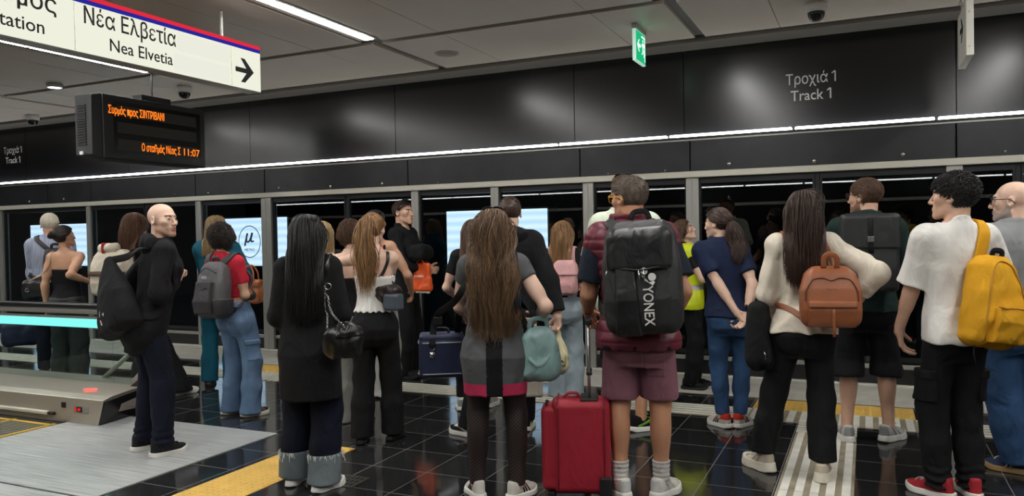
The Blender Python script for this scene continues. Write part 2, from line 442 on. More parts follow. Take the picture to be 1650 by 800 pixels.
# ---- the other side of the platform, behind the camera
bw = MB().box(-17, 6, -1.75, -1.65, 0, ZC+.1)
struct('wall_back', bw, satin_black())
struct('trim_44', MB().box(-17, 6, -1.64, -1.55, 2.05, 2.115), alu_x, bevel=.006)
x = -16.0; k = 0
while x < 5:
    t = thing('tube_light', 'white linear light on the wall across the platform', 'light', (x+.6, -1.6, 2.46), 0, 'linear lights on the rear wall')
    MB().box(-.59, .59, -.03, .02, .01, .04).build('diffuser', tube_m, t)
    MB().box(-.6, .6, -.045, .035, -.012, .011).build('housing', dark, t)
    x += 1.232
for nm, X in (('wall_left', -17.0), ('wall_right', 6.0)):
    struct(nm, MB().box(X-.1 if X < 0 else X, X if X < 0 else X+.1, -1.7, YW+.1, -.1, ZC+.1), mat('end_wall', rgb(90, 90, 92), .6))

# ---- hanging station sign
SX = -4.77
def on_x(y, z): return frame((SX+.001, y, z), (0, 1, 0), (0, 0, 1), (1, 0, 0))
t = thing('station_sign', 'long backlit cream station name sign with red and blue top edge', 'sign', (0, 0, 0))
t.location = (SX-.07, 4.0, 2.77)
sh = (SX-.07, 4.0, 2.77)
face = emat('sign_face', rgb(240, 240, 222), 1.0)
MB().box(SX-.14, SX-.004, 2.2, 5.24, 2.77, 3.165).build('box', mat('sign_case', rgb(190, 190, 184), .4, .3), t, bevel=.004, shift=sh)
MB().box(SX-.004, SX, 2.205, 5.235, 2.775, 3.105).build('face', face, t, shift=sh)
MB().box(SX-.004, SX, 2.205, 5.235, 3.135, 3.165).build('red_band', emat('sign_red', rgb(225, 45, 62), 1.0), t, shift=sh)
MB().box(SX-.004, SX, 2.205, 5.235, 3.105, 3.135).build('blue_band', emat('sign_blue', rgb(38, 40, 150), 1.0), t, shift=sh)
ink = mat('sign_ink', rgb(14, 14, 15), .8, spec=.1)
mb = MB()
def yx(px_, py_): return atX(px_, py_, SX).y
text_mb(mb, 'Νέα Ελβετία', on_x(yx(135, 30), 2.975), .118, yx(283, 65)-yx(135, 30), .002, .006); mb.build('lettering', ink, t, shift=sh); mb = MB()
text_mb(mb, 'Nea Elvetia', on_x(yx(177, 75), 2.828), .09, yx(278, 95)-yx(177, 75), .002, .004); mb.build('lettering', ink, t, shift=sh); mb = MB()
text_mb(mb, 'Σταθμός', on_x(yx(91, 20), 2.985), .118, None, .002, .006, align='RIGHT'); mb.build('lettering', ink, t, shift=sh); mb = MB()
text_mb(mb, 'Station', on_x(yx(71, 45), 2.835), .09, None, .002, .004, align='RIGHT')
mb.build('lettering', ink, t, shift=sh)
mb = MB(); ya = yx(394, 110); za = 2.925
mb.prism([(-.105, -.02), (.02, -.02), (-.045, -.10), (.0, -.10), (.105, .0), (.0, .10), (-.045, .10), (.02, .02), (-.105, .02)], .002, on_x(ya, za+.0))
mb.build('arrow', ink, t, shift=sh)
mb = MB()
for q in (3.5, 4.9): MB().box(SX, SX+.001, q-.003, q+.003, 2.78, 3.10).build('divider', mat('sign_gap', rgb(150, 148, 135), .6), t, shift=sh)
mb = MB()
y0, y1 = yx(285, 70), 4.87
mb.box(SX, SX+.0025, y0, y1, 2.95, 3.085); mb.box(SX, SX+.0025, y0-.03, y1, 2.79, 2.925)
mb.build('blank_patch', emat('sign_patch', rgb(236, 236, 222), 1.0), t, shift=sh)
mb = MB(); mb.tube([(SX-.07, 4.87, 3.16), (SX-.07, 4.87, ZC)], .012, 8); mb.tube([(SX-.07, 2.9, 3.16), (SX-.07, 2.9, ZC)], .012, 8)
mb.build('hanging_rod', mat('rod_white', rgb(215, 215, 210), .4), t, True, shift=sh)

# ---- orange train display
DX = -7.2
t = thing('train_display', 'black hanging display with orange dot matrix train times', 'display', (DX-.14, 6.25, 2.37)); sh = (DX-.14, 6.25, 2.37)
case = mat('display_case', rgb(16, 17, 19), .42)
mb = MB()
mb.box(DX-.27, DX, 5.57, 6.94, 2.37, 3.05)
mb.build('case', case, t, bevel=.012, shift=sh)
mb = MB()
mb.prism([(5.57, 2.37), (5.57, 3.05), (5.45, 3.02), (5.45, 2.40)], .25, frame((DX-.26, 0, 0), (0, 1, 0), (0, 0, 1), (1, 0, 0)))
mb.build('end_cap', mat('display_end', rgb(30, 31, 34), .45), t, bevel=.006, shift=sh)
mb = MB()
for i in range(16): mb.box(DX-.22, DX-.09, 5.44, 5.452, 2.50+i*.027, 2.515+i*.027)
mb.build('vent', mat('vent_black', rgb(8, 8, 9), .6), t, shift=sh)
MB().box(DX-.19, DX-.14, 5.438, 5.452, 2.405, 2.44).build('maker_plate', lm, t, shift=sh)
MB().box(DX, DX+.004, 5.70, 6.86, 2.43, 2.99).build('screen', mat('display_screen', rgb(12, 12, 12), .2), t, shift=sh)
MB().box(DX-.2, DX-.06, 6.1, 6.5, 3.05, 3.12).tube([(DX-.13, 6.3, 3.1), (DX-.13, 6.3, ZC)], .011, 8).build('bracket', case, t, bevel=.01, shift=sh)
mb = MB()
for z in (2.83, 2.655, 2.475): mb.box(DX+.004, DX+.005, 5.74, 6.8, z, z+.115)
mb.build('unlit_row', mat('unlit_led', rgb(30, 27, 17), .5), t, shift=sh)
led = emat('led_orange', rgb(255, 120, 30), 1.6)
mb = MB()
def on_d(y, z): return frame((DX+.005, y, z), (0, 1, 0), (0, 0, 1), (1, 0, 0))
def dy(px_, py_): return atX(px_, py_, DX).y
text_mb(mb, 'Συρμός προς ΣΙΝΤΡΙΒΑΝΙ', on_d(dy(174, 180), 2.85), .085, dy(264, 193)-dy(174, 180), .002, .01); mb.build('led_lettering', led, t, shift=sh); mb = MB()
text_mb(mb, 'Ο σταθμός Νέος Σ', on_d(dy(228, 237), 2.487), .085, dy(290, 245)-dy(228, 237), .002, .01); mb.build('led_lettering', led, t, shift=sh); mb = MB()
text_mb(mb, '11:07', on_d(dy(296, 245), 2.487), .085, dy(321, 247)-dy(296, 245), .002, .004)
mb.build('led_lettering', led, t, shift=sh)

# ---- green exit sign
XX = -1.88
t = thing('exit_sign', 'small hanging green lit exit sign with white arrow', 'sign', (XX-.02, 7.04, 3.07)); sh = (XX-.02, 7.04, 3.07)
MB().box(XX-.035, XX-.004, 6.87, 7.21, 3.06, 3.345).build('case', mat('exit_edge', rgb(225, 240, 232), .3, emit=rgb(190, 240, 220), estr=.5), t, bevel=.003, shift=sh)
MB().box(XX-.004, XX, 6.885, 7.195, 3.07, 3.335).build('face', emat('exit_green', rgb(30, 168, 112), 1.25), t, shift=sh)
MB().box(XX-.04, XX+.005, 6.87, 7.21, 3.345, ZC).build('mount', alu, t, shift=sh)
wh = emat('exit_white', rgb(235, 255, 245), 1.5)
def on_e(y, z): return frame((XX+.0005, y, z), (0, 1, 0), (0, 0, 1), (1, 0, 0))
MB().prism([(-.055, 0), (.0, .055), (.02, .055), (-.015, .015), (.055, .015), (.055, -.015), (-.015, -.015), (.02, -.055), (.0, -.055)], .001, on_e(6.965, 3.21)).build('arrow', wh, t, shift=sh)
mb = MB(); M = on_e(7.11, 3.2)
for poly in ([(-.012, .062), (.008, .062), (.01, .085), (-.012, .085)], [(-.03, .05), (.02, .055), (.015, .0), (-.012, -.005)], [(.015, .052), (.05, .03), (.044, .02), (.014, .036)], [(-.03, .05), (-.055, .02), (-.047, .013), (-.02, .036)],
             [(-.012, .0), (.014, .0), (.04, -.045), (.03, -.075), (.02, -.07), (.026, -.045)], [(-.012, .0), (.004, -.004), (-.012, -.045), (-.05, -.06), (-.05, -.05), (-.022, -.035)]):
    mb.prism(poly, .001, M)
mb.box(XX, XX+.001, 7.165, 7.18, 3.09, 3.31); mb.box(XX, XX+.001, 7.06, 7.18, 3.30, 3.315)
mb.build('running_figure', wh, t, shift=sh)

# ---- direction sign seen end-on, upper right
RX = .69
t = thing('direction_sign', 'white hanging direction sign seen from its narrow end', 'sign', (RX, 6.77, 2.74)); sh = (RX, 6.77, 2.74)
MB().box(RX-.025, RX+.025, 6.5, 7.05, 2.735, 3.135).build('panel', mat('sign_white', rgb(222, 220, 208), .5), t, bevel=.004, shift=sh)
mb = MB(); L = frame((RX-.0255, 6.78, 2.98), (0, -1, 0), (0, 0, 1), (-1, 0, 0))
mb.prism([(-.1, -.02), (.02, -.02), (-.04, -.09), (.0, -.09), (.1, .0), (.0, .09), (-.04, .09), (.02, .02), (-.1, .02)], .001, L)
mb.build('arrow', ink, t, shift=sh)
MB().tube([(RX, 6.65, 3.13), (RX, 6.65, ZC)], .012, 8).tube([(RX, 6.95, 3.13), (RX, 6.95, ZC)], .012, 8).build('hanging_rod', alu, t, True, shift=sh)
MB().tube([(RX-.005, 6.497, 2.80), (RX-.005, 6.503, 2.80)], .006, 8).tube([(RX-.005, 6.497, 3.05), (RX-.005, 6.503, 3.05)], .006, 8).build('screw', alu, t, shift=sh)

# ---- ceiling cameras, speaker, downlight
def dome(x, y, s, lab):
    t = thing('dome_camera', lab, 'camera', (x, y, ZC))
    w = mat('camera_white', rgb(215, 213, 208), .4)
    MB().lathe([(.085*s, 0), (.088*s, -.02*s), (.088*s, -.055*s), (.08*s, -.07*s), (.06*s, -.078*s), (.0005, -.078*s)], 24).build('housing', w, t, True)
    MB().lathe([(.07*s, -.072*s), (.068*s, -.095*s), (.055*s, -.125*s), (.032*s, -.146*s), (.0005, -.152*s)], 24).build('dome', mat('camera_dome', rgb(22, 23, 26), .12), t, True)
p = fl(1315, 6, ZC-.0); dome(p.x, p.y, 1.0, 'white dome camera with dark lens on the ceiling above the track number')
p = fl(297, 140, ZC); dome(p.x, p.y, 1.0, 'white dome camera on the ceiling between station sign and display')
p = fl(75, 189, ZC); dome(p.x, 7.5, 1.0, 'small white dome camera far down the ceiling left of the display')
p = fl(720, 86, ZC)
t = thing('ceiling_speaker', 'round pale speaker cover flush in the ceiling', 'speaker', (p.x, p.y, ZC))
MB().lathe([(.125, .0), (.125, -.008), (.11, -.012), (.104, -.008), (.0005, -.008)], 32).build('rim', mat('speaker_rim', rgb(170, 165, 156), .5), t, True)
MB().lathe([(.1, -.007), (.1, -.0115), (.0005, -.012)], 32).build('grille', mat('speaker_grille', rgb(150, 145, 136), .7, bump=.5, bscale=400), t, True)
p = fl(88, 136, ZC)
t = thing('downlight', 'small round lit downlight on the ceiling left of the display', 'light', (p.x, p.y, ZC))
MB().lathe([(.09, 0), (.092, -.03), (.085, -.045), (.078, -.045), (.078, -.02), (.0005, -.02)], 24).build('ring', mat('downlight_ring', rgb(150, 150, 148), .4), t, True)
MB().lathe([(.076, -.03), (.076, -.036), (.0005, -.037)], 24).build('lens', emat('downlight_glow', (1, .98, .94), 14), t, True)

# ---- floor drain
p = fl(560, 776)
t = thing('floor_drain', 'square metal drain cover set in the black tiles', 'drain', (p.x, p.y, 0))
MB().box(-.1, .1, -.1, .1, 0, .004).build('plate', mat('drain_steel', rgb(120, 118, 110), .35, .8), t, bevel=.001)
mb = MB()
for i in range(5):
    for j in (-1, 0, 1): mb.box(-.075+i*.033, -.055+i*.033, j*.055-.02, j*.055+.02, .004, .0046)
mb.build('slot', mat('vent_black', (.003,)*3), t)

# ---- escalator landing
t = thing('escalator', 'escalator landing with steel plate, glass balustrade and cyan strip', 'escalator', (-6.2, 4.4, 0)); sh = (-6.2, 4.4, 0)
steel = mat('escalator_steel', rgb(188, 180, 166), .36, .5, bump=.06, bscale=30, stretch=(1, 25, 1))
def plate_mat():
    m = mat('plate_steel', rgb(172, 176, 178), .32, .25, bump=.05, bscale=60, stretch=(1, .1, 1))
    nt = m.node_tree; b = nt.nodes['Principled BSDF']
    tc = nt.nodes.new('ShaderNodeTexCoord'); mp = nt.nodes.new('ShaderNodeMapping'); mp.inputs['Scale'].default_value = (1.2, 40, 1)
    mp.inputs['Rotation'].default_value = (0, 0, .0)
    n = nt.nodes.new('ShaderNodeTexNoise'); n.inputs['Scale'].default_value = 1.6; n.inputs['Detail'].default_value = 6; n.inputs['Roughness'].default_value = .7
    r = nt.nodes.new('ShaderNodeValToRGB'); r.color_ramp.elements[0].position = .32; r.color_ramp.elements[1].position = .72
    r.color_ramp.elements[0].color = (*rgb(150, 154, 155), 1); r.color_ramp.elements[1].color = (*rgb(226, 228, 226), 1)
    nt.links.new(tc.outputs['Object'], mp.inputs[0]); nt.links.new(mp.outputs[0], n.inputs['Vector']); nt.links.new(n.outputs[0], r.inputs[0]); nt.links.new(r.outputs[0], b.inputs['Base Color'])
    return m
MB().box(-6.06, -4.125, 3.05, 4.62, 0, .006).box(-6.06, -4.125, 1.6, 3.03, 0, .006).build('landing_plate', plate_mat(), t, shift=sh)
tread = mat('tread_grey', rgb(120, 116, 104), .5, .5)
mb = MB(); mb.box(-9.5, -6.06, 1.9, 4.2, 0, .003, mi=0)
for i in range(64): mb.box(-9.5, -6.12, 1.9+i*.036, 1.918+i*.036, .003, .008, mi=0)
mb.build('step', tread, t, shift=sh)
ym = mat('step_yellow', rgb(196, 160, 44), .5)
mb = MB(); mb.box(-6.12, -6.08, 1.9, 4.2, .003, .0095); mb.box(-6.62, -6.585, 1.9, 4.2, .003, .0095); mb.box(-9.5, -6.1, 4.14, 4.18, .003, .0095)
mb.build('yellow_edge', ym, t, shift=sh)
skirt = MB()
skirt.add([(-5.69, 4.28, 0), (-5.62, 4.28, .215), (-5.62, 4.36, .235), (-5.75, 4.93, .26), (-5.78, 4.93, 0),
           (-9.6, 4.28, 0), (-9.6, 4.28, .205), (-9.6, 4.36, .225), (-9.6, 4.93, .25), (-9.6, 4.93, 0)],
          [(0, 1, 2, 3, 4), (9, 8, 7, 6, 5), (0, 5, 6, 1), (1, 6, 7, 2), (2, 7, 8, 3), (3, 8, 9, 4), (4, 9, 5, 0)])
skirt.build('skirt_panel', steel, t, bevel=.006, shift=sh)
MB().add([(-5.672, 4.29, .012), (-5.607, 4.29, .2), (-5.735, 4.9, .235), (-5.765, 4.9, .012), (-5.69, 4.29, .012), (-5.63, 4.29, .2), (-5.76, 4.9, .235), (-5.79, 4.9, .012)],
         [(0, 1, 2, 3), (7, 6, 5, 4), (0, 4, 5, 1), (1, 5, 6, 2), (2, 6, 7, 3), (3, 7, 4, 0)]).build('end_panel', mat('end_black', rgb(14, 14, 15), .25), t, shift=sh)
MB().box(-9.6, -6.28, 4.245, 4.285, .055, .085).build('guide_bar', alu_x, t, bevel=.008, shift=sh)
MB().box(-6.28, -6.2, 4.255, 4.285, .058, .082).build('bar_tip', case, t, bevel=.008, shift=sh)
Mr = frame((-6.02, 4.47, .243), (1, .55, 0), (-.55, 1, 0), (0, 0, 1))
MB().box(-.045, .045, -.012, .012, 0, .008, Mr).build('red_lamp', emat('lamp_red', rgb(255, 70, 60), 4.0), t, bevel=.003, shift=sh)
MB().box(-6.12, -6.07, 4.272, 4.284, .125, .17).build('sensor', case, t, bevel=.003, shift=sh)
mb = MB(); mb.box(-5.965, -5.795, 4.274, 4.285, .095, .155); mb.build('switch_plate', mat('switch_grey', rgb(150, 150, 145), .4, .3), t, bevel=.003, shift=sh)
mb = MB(); mb.box(-5.925, -5.865, 4.270, 4.276, .105, .145); mb.build('switch', case, t, shift=sh)
MB().box(-5.91, -5.88, 4.267, 4.272, .115, .135).box(-5.955, -5.938, 4.270, 4.276, .11, .14).build('stop_button', emat('stop_red', rgb(220, 40, 40), .9), t, shift=sh)
# balustrade
YB = 4.72
gl = MB(); gl.box(-9.6, -6.05, YB-.006, YB+.006, .24, .9)
poly = [(-6.05, .24), (-5.86, .24)]+[(-5.92+.33*math.cos(a), .57+.33*math.sin(a)) for a in np.linspace(-.9, PI/2, 12)]+[(-6.05, .9)]
gl.prism(poly, .012, frame((0, YB+.006, 0), (1, 0, 0), (0, 0, 1), (0, -1, 0)))
gl.build('balustrade_glass', glass('balustrade_glass', (.86, .93, .92), 1.45), t, shift=sh)
path = [(-9.6, YB, .925), (-6.1, YB, .925)]+[(-5.93+.36*math.cos(a), YB, .565+.36*math.sin(a)) for a in np.linspace(PI/2, -1.1, 18)]+[(-5.85, YB, .19)]
nr = [(0, 0, 1), (0, 0, 1)]+[(math.cos(a), 0, math.sin(a)) for a in np.linspace(PI/2, -1.1, 18)]+[(.4, 0, -.9)]
MB().ribbon(path, nr, .085, .045).build('handrail', mat('handrail_black', rgb(20, 20, 22), .35), t, True, shift=sh)
path2 = [(x-.0, y, z-.045) for x, y, z in path[:2]]+[(-5.93+.315*math.cos(a), YB, .565+.315*math.sin(a)) for a in np.linspace(PI/2, -1.1, 18)]
MB().ribbon(path2, nr[:20], .06, .05).build('handrail_guide', mat('guide_grey', rgb(165, 165, 158), .4, .4), t, True, shift=sh)
MB().box(-9.6, -6.15, YB-.03, YB-.008, .735, .815).build('light_strip', emat('cyan_glow', rgb(130, 240, 232), 1.15), t, bevel=.004, shift=sh)
MB().box(-9.6, -6.12, YB-.034, YB+.034, .815, .83).build('light_rail', alu, t, shift=sh)
MB().tube([(-6.40, 4.88, .24), (-6.08, 4.88, .46)], .022, 8).build('brace', steel, t, True, shift=sh)
# ================================================================== shapes from distance fields
def surfnets(f, lo, hi, h):
    """smooth closed surface of f < 0 (naive surface nets on a blocked grid)"""
    lo = np.asarray(lo, float)-1.6*h; hi = np.asarray(hi, float)+1.6*h
    B = 8
    nb = np.maximum(1, np.ceil((hi-lo)/(B*h)).astype(int)); n = nb*B
    g = [lo[i]+(np.arange(nb[i])*B+(B-1)/2)*h for i in range(3)]
    C = np.stack(np.meshgrid(*g, indexing='ij'), -1).reshape(-1, 3)
    dc = f(C); act = np.abs(dc) < B*h*.87*1.5+.012
    D6 = np.repeat(np.where(dc > 0, 1., -1.)[:, None], B**3, 1).astype(np.float32)
    o = (np.stack(np.meshgrid(*[np.arange(B)]*3, indexing='ij'), -1).reshape(-1, 3)-(B-1)/2)*h
    idx = np.nonzero(act)[0]
    for k in range(0, len(idx), 400):
        s = idx[k:k+400]
        D6[s] = f((C[s][:, None]+o[None]).reshape(-1, 3)).reshape(len(s), -1)
    D = D6.reshape(nb[0], nb[1], nb[2], B, B, B).transpose(0, 3, 1, 4, 2, 5).reshape(n)
    S = D < 0
    c = sum(S[a:n[0]-1+a, b:n[1]-1+b, d:n[2]-1+d].astype(np.int8) for a in (0, 1) for b in (0, 1) for d in (0, 1))
    M = (c > 0) & (c < 8)
    ijk = np.argwhere(M); ids = -np.ones(M.shape, np.int64); ids[M] = np.arange(len(ijk))
    acc = np.zeros((len(ijk), 3)); num = np.zeros(len(ijk))
    cr = [(a, b, d) for a in (0, 1) for b in (0, 1) for d in (0, 1)]
    dv = {q: D[ijk[:, 0]+q[0], ijk[:, 1]+q[1], ijk[:, 2]+q[2]].astype(float) for q in cr}
    for p in cr:
        for ax in range(3):
            if p[ax]: continue
            q = tuple(1 if i == ax else p[i] for i in range(3))
            a, b = dv[p], dv[q]; x = (a < 0) != (b < 0)
            t = a[x]/(a[x]-b[x]); pos = np.tile(np.array(p, float), (x.sum(), 1)); pos[:, ax] += t
            acc[x] += pos; num[x] += 1
    V = lo+h*(ijk+acc/np.maximum(num, 1)[:, None])
    F = []
    for ax in range(3):
        u, v = (ax+1) % 3, (ax+2) % 3
        sl0 = [slice(1, -1)]*3; sl1 = [slice(1, -1)]*3; sl0[ax] = slice(0, -1); sl1[ax] = slice(1, None)
        a, b = S[tuple(sl0)], S[tuple(sl1)]
        e = np.argwhere(a != b)
        if not len(e): continue
        inside = a[tuple(e.T)]
        base = e.copy(); base[:, u] += 1; base[:, v] += 1
        ok = np.all(base < np.array(M.shape)[None], 1) & (base[:, ax] < M.shape[ax])
        base, inside = base[ok], inside[ok]
        q = []
        for du, dvv in ((-1, -1), (0, -1), (0, 0), (-1, 0)):
            w = base.copy(); w[:, u] += du; w[:, v] += dvv; q.append(ids[tuple(w.T)])
        q = np.stack(q, 1); q[~inside] = q[~inside][:, ::-1]
        F.append(q[(q >= 0).all(1)])
    return V, (np.concatenate(F) if F else np.zeros((0, 4), int))
def mesh_np(name, V, F, mats, mi=None, parent=None, smooth=True):
    me = bpy.data.meshes.new(name); F = np.asarray(F, np.int32); k = F.shape[1]
    me.vertices.add(len(V)); me.vertices.foreach_set('co', np.asarray(V, np.float32).ravel())
    me.loops.add(F.size); me.loops.foreach_set('vertex_index', F.ravel())
    me.polygons.add(len(F)); me.polygons.foreach_set('loop_start', np.arange(len(F), dtype=np.int32)*k)
    me.polygons.foreach_set('loop_total', np.full(len(F), k, np.int32))
    for m in (mats if isinstance(mats, (list, tuple)) else [mats]): me.materials.append(m)
    if mi is not None: me.polygons.foreach_set('material_index', np.asarray(mi, np.int32))
    me.update(calc_edges=True)
    me.polygons.foreach_set('use_smooth', np.full(len(F), smooth))
    return link(name, me, parent)
def smin(a, b, k):
    h = np.maximum(k-np.abs(a-b), 0)/k
    return np.minimum(a, b)-h*h*k*.25
def smax(a, b, k): return -smin(-a, -b, k)
def A(*v): return np.array(v, float)
def rc(P, a, b, ra, rb):
    a = np.asarray(a, float); b = np.asarray(b, float); d = b-a
    t = np.clip(((P-a)@d)/(d@d+1e-12), 0, 1)
    return np.linalg.norm(P-a-t[:, None]*d, axis=1)-(ra+(rb-ra)*t)
def ell(P, c, r, R=None):
    q = P-np.asarray(c, float)
    if R is not None: q = q@R
    r = np.asarray(r, float)
    k0 = np.linalg.norm(q/r, axis=1); k1 = np.linalg.norm(q/(r*r), axis=1)+1e-9
    return k0*(k0-1)/k1
def rbox(P, c, half, r, R=None):
    q = P-np.asarray(c, float)
    if R is not None: q = q@R
    q = np.abs(q)-(np.asarray(half, float)-r)
    return np.linalg.norm(np.maximum(q, 0), axis=1)+np.minimum(q.max(1), 0)-r
def wob(P, s, seed=0, st=(1, 1, 1)):
    """fold-like noise, about -1..1"""
    q = P*(np.asarray(st, float)/s); a = seed*1.7
    x, y, z = q[:, 0], q[:, 1], q[:, 2]
    w1 = np.sin(1.3*y+.7*z+a)+.5*np.sin(2.1*x-1.4*z+2*a)
    w2 = np.sin(1.1*x-.9*z+1.3*a)+.5*np.sin(1.9*y+1.2*x+a)
    return .5*np.sin(2.2*x+1.8*w1+a)+.3*np.sin(2.7*z+1.5*w2+.5*a)+.2*np.sin(4.3*y+1.7*w1-a)
def Rz(a): c, s = math.cos(a), math.sin(a); return np.array([[c, -s, 0], [s, c, 0], [0, 0, 1.]])
def Rx(a): c, s = math.cos(a), math.sin(a); return np.array([[1., 0, 0], [0, c, -s], [0, s, c]])
def Ry(a): c, s = math.cos(a), math.sin(a); return np.array([[c, 0, s], [0, 1., 0], [-s, 0, c]])
def unit(v): v = np.asarray(v, float); return v/(np.linalg.norm(v)+1e-12)
def ik(a, b, l1, l2, pole):
    d = b-a; L = np.linalg.norm(d); L2 = min(L, (l1+l2)*.999); u = d/L
    if L > L2: b = a+u*L2
    x = (l1*l1-l2*l2+L2*L2)/(2*L2); y = math.sqrt(max(l1*l1-x*x, 0))
    p = np.asarray(pole, float); p = unit(p-u*(p@u))
    return a+u*x+p*y, b

TAB = {
 'm': np.array([[.43,.060,.050,-.010],[.46,.088,.066,-.014],[.50,.098,.072,-.016],[.54,.095,.068,-.008],[.60,.086,.062,.0],[.66,.090,.064,.002],[.72,.098,.071,.0],[.77,.101,.068,-.006],[.80,.097,.057,-.012],[.825,.072,.044,-.016],[.845,.042,.036,-.016],[.86,.034,.034,-.014]]),
 'f': np.array([[.43,.066,.054,-.014],[.46,.094,.070,-.020],[.50,.106,.077,-.022],[.54,.099,.069,-.012],[.60,.078,.056,.0],[.64,.076,.055,.002],[.70,.085,.062,.002],[.74,.088,.062,-.002],[.785,.088,.054,-.010],[.815,.068,.042,-.014],[.84,.036,.033,-.014],[.86,.030,.031,-.012]]),
}
SKIN = {}
def skin(tone):
    cols = {'light': (222, 178, 152), 'fair': (228, 190, 168), 'tan': (196, 144, 112), 'olive': (208, 160, 130)}
    return mat('skin_'+tone, rgb(*cols[tone]), .5, var=.06, vscale=14, spec=.4, bump=.03, bscale=220)
lipm = mat('lip', rgb(178, 108, 100), .45); eyew = mat('eye_white', rgb(225, 220, 214), .25); iris = mat('iris', rgb(48, 34, 26), .2)

class Person:
    def __init__(s, label, H, sex, pos, yaw, feet=None, tone='light', build=1., lean=(0, 0), head=(0, 0, 0), arms=None, hair_col=None, footyaw=None, curl=(.5, .5), neck=1., headscale=1., bust=1., beard=None):
        """pos: ground point under the pelvis; yaw: facing, counter-clockwise from +Y; feet: two ground points (world) or None"""
        s.H, s.sex, s.yaw, s.build, s.bust = H, sex, yaw, build, bust
        s.pos = A(pos[0], pos[1], 0); s.R = Rz(yaw); s.tone = tone
        s.root = thing('person', label, 'person', (pos[0], pos[1], 0), yaw)
        m = sex == 'm'
        s.lean = A(lean[0], lean[1], 0)
        s.hz = .515*H
        s.tab = TAB[sex].copy(); s.tab[:, 0] *= H; s.tab[:, 1] *= H*build*.90; s.tab[:, 2] *= H*build*.95; s.tab[:, 3] *= H
        s.Pp = A(0, 0, 0)
        # feet
        if feet is None: s.feet = [A(-.09, 0, 0), A(.09, 0, 0)]
        else: s.feet = [s.R.T@(A(f[0], f[1], 0)-s.pos) for f in feet]
        s.fyaw = [.15, -.15] if footyaw is None else [a-yaw for a in footyaw]
        s.legs = []
        for i, sg in ((0, -1), (1, 1)):
            hip = A(sg*.046*H*build, -.008*H, s.hz)
            fd = A(-math.sin(s.fyaw[i]), math.cos(s.fyaw[i]), 0)
            ank = s.feet[i]+A(0, 0, .052*H)
            L = np.linalg.norm(hip-ank); l1 = max(.236*H, L*.509); l2 = max(.232*H, L*.499)
            k, a2 = ik(hip, ank, l1, l2, unit(fd+A(0, 1.2, 0)))
            s.legs.append((hip, k, a2))
        # upper body
        def up(z): return s.lean*((z-s.hz)/(.83*H-s.hz))
        s.up = up
        sw = (.096 if m else .086)*H*(.5+.5*build)
        s.sh = [A(sg*sw, -.012*H, .805*H)+up(.805*H) for sg in (-1, 1)]
        s.nb = A(0, -.016*H, .835*H)+up(.835*H)
        s.hs = H/1.72*(1.0 if m else .97)*headscale
        hy, hp, hr = head
        s.HR = Rz(hy)@Rx(hp)@Ry(hr)
        s.hc = s.nb+A(0, .012, .0)+Rz(hy*.5)@Rx(hp)@A(0, .012, H-.835*H-.117*s.hs)
        s.arms = []
        s.curl = curl; s.neck = neck
        for i, sg in ((0, -1), (1, 1)):
            a = (arms or [None, None])[i] or {}
            W = a.get('w')
            if 'wp' in a: W = s.px(*a['wp'])
            W = s.sh[i]+A(sg*.06, .03, -.315*H) if W is None else np.asarray(W, float)
            pole = a.get('pole', (sg*.6, -1, -.1))
            if 'ep' in a: pole = s.px(*a['ep'])-(s.sh[i]+W)/2
            E, W = ik(s.sh[i], W, .172*H, .150*H, pole)
            d = unit(a['d']) if 'd' in a else unit(unit(W-E)+A(0, .05, -.25))
            th = unit(a.get('t', (-sg*.35, 1, 0)))
            th = unit(th-d*(d@th)); n = np.cross(d, th)*(-1 if sg > 0 else 1)
            s.arms.append((s.sh[i], E, W, d, th, n))
        s.hair_col = hair_col
        s.collide = [s.body_sdf]
    # ---- frames
    def px(s, x, y, dY=0.):
        w = atY(x, y, s.pos[1]+dY); return s.R.T@(A(*w)-s.pos)
    def world(s, p): return s.R@np.asarray(p, float)+s.pos
    # ---- fields
    def torso(s, P, tab=None, off=0., n=2.3):
        t = s.tab if tab is None else tab
        z = P[:, 2]; u = (z-s.hz)/(.83*s.H-s.hz)
        w = np.interp(z, t[:, 0], t[:, 1])+off; d = np.interp(z, t[:, 0], t[:, 2])+off; c = np.interp(z, t[:, 0], t[:, 3])
        x = P[:, 0]-s.lean[0]*u; y = P[:, 1]-c-s.lean[1]*u
        k = ((np.abs(x)/w)**n+(np.abs(y)/d)**n)**(1/n)
        rho = np.sqrt(x*x+y*y)
        dd = np.where(k > .05, rho*(1-1/np.maximum(k, .05)), -np.minimum(w, d))
        return np.maximum(dd, np.maximum((t[0, 0]-off)-z, z-(t[-1, 0]+off)))
    def core(s, P, off=0.):
        """torso with shoulders, bust and seat"""
        H, b = s.H, s.build
        d = s.torso(P, None, off)
        for i, sg in ((0, -1), (1, 1)):
            d = smin(d, rc(P, s.nb+A(sg*.02*H, 0, -.018*H), s.sh[i]+A(-sg*.012*H, 0, .006*H), .03*H*b+off, .030*H*b+off), .05)
            g = A(sg*.040*H*b, -.036*H*b, .495*H)
            d = smin(d, ell(P, g, A(.046, .038, .050)*H*b+off), .05)
            if s.sex == 'f':
                d = smin(d, ell(P, A(sg*.042*H, .042*H, .715*H)+s.up(.715*H), A(.038, .036, .038)*H*s.bust+off), .03)
            else:
                d = smin(d, ell(P, A(sg*.045*H, .035*H, .735*H)+s.up(.735*H), A(.05, .034, .04)*H*b+off), .04)
        return d
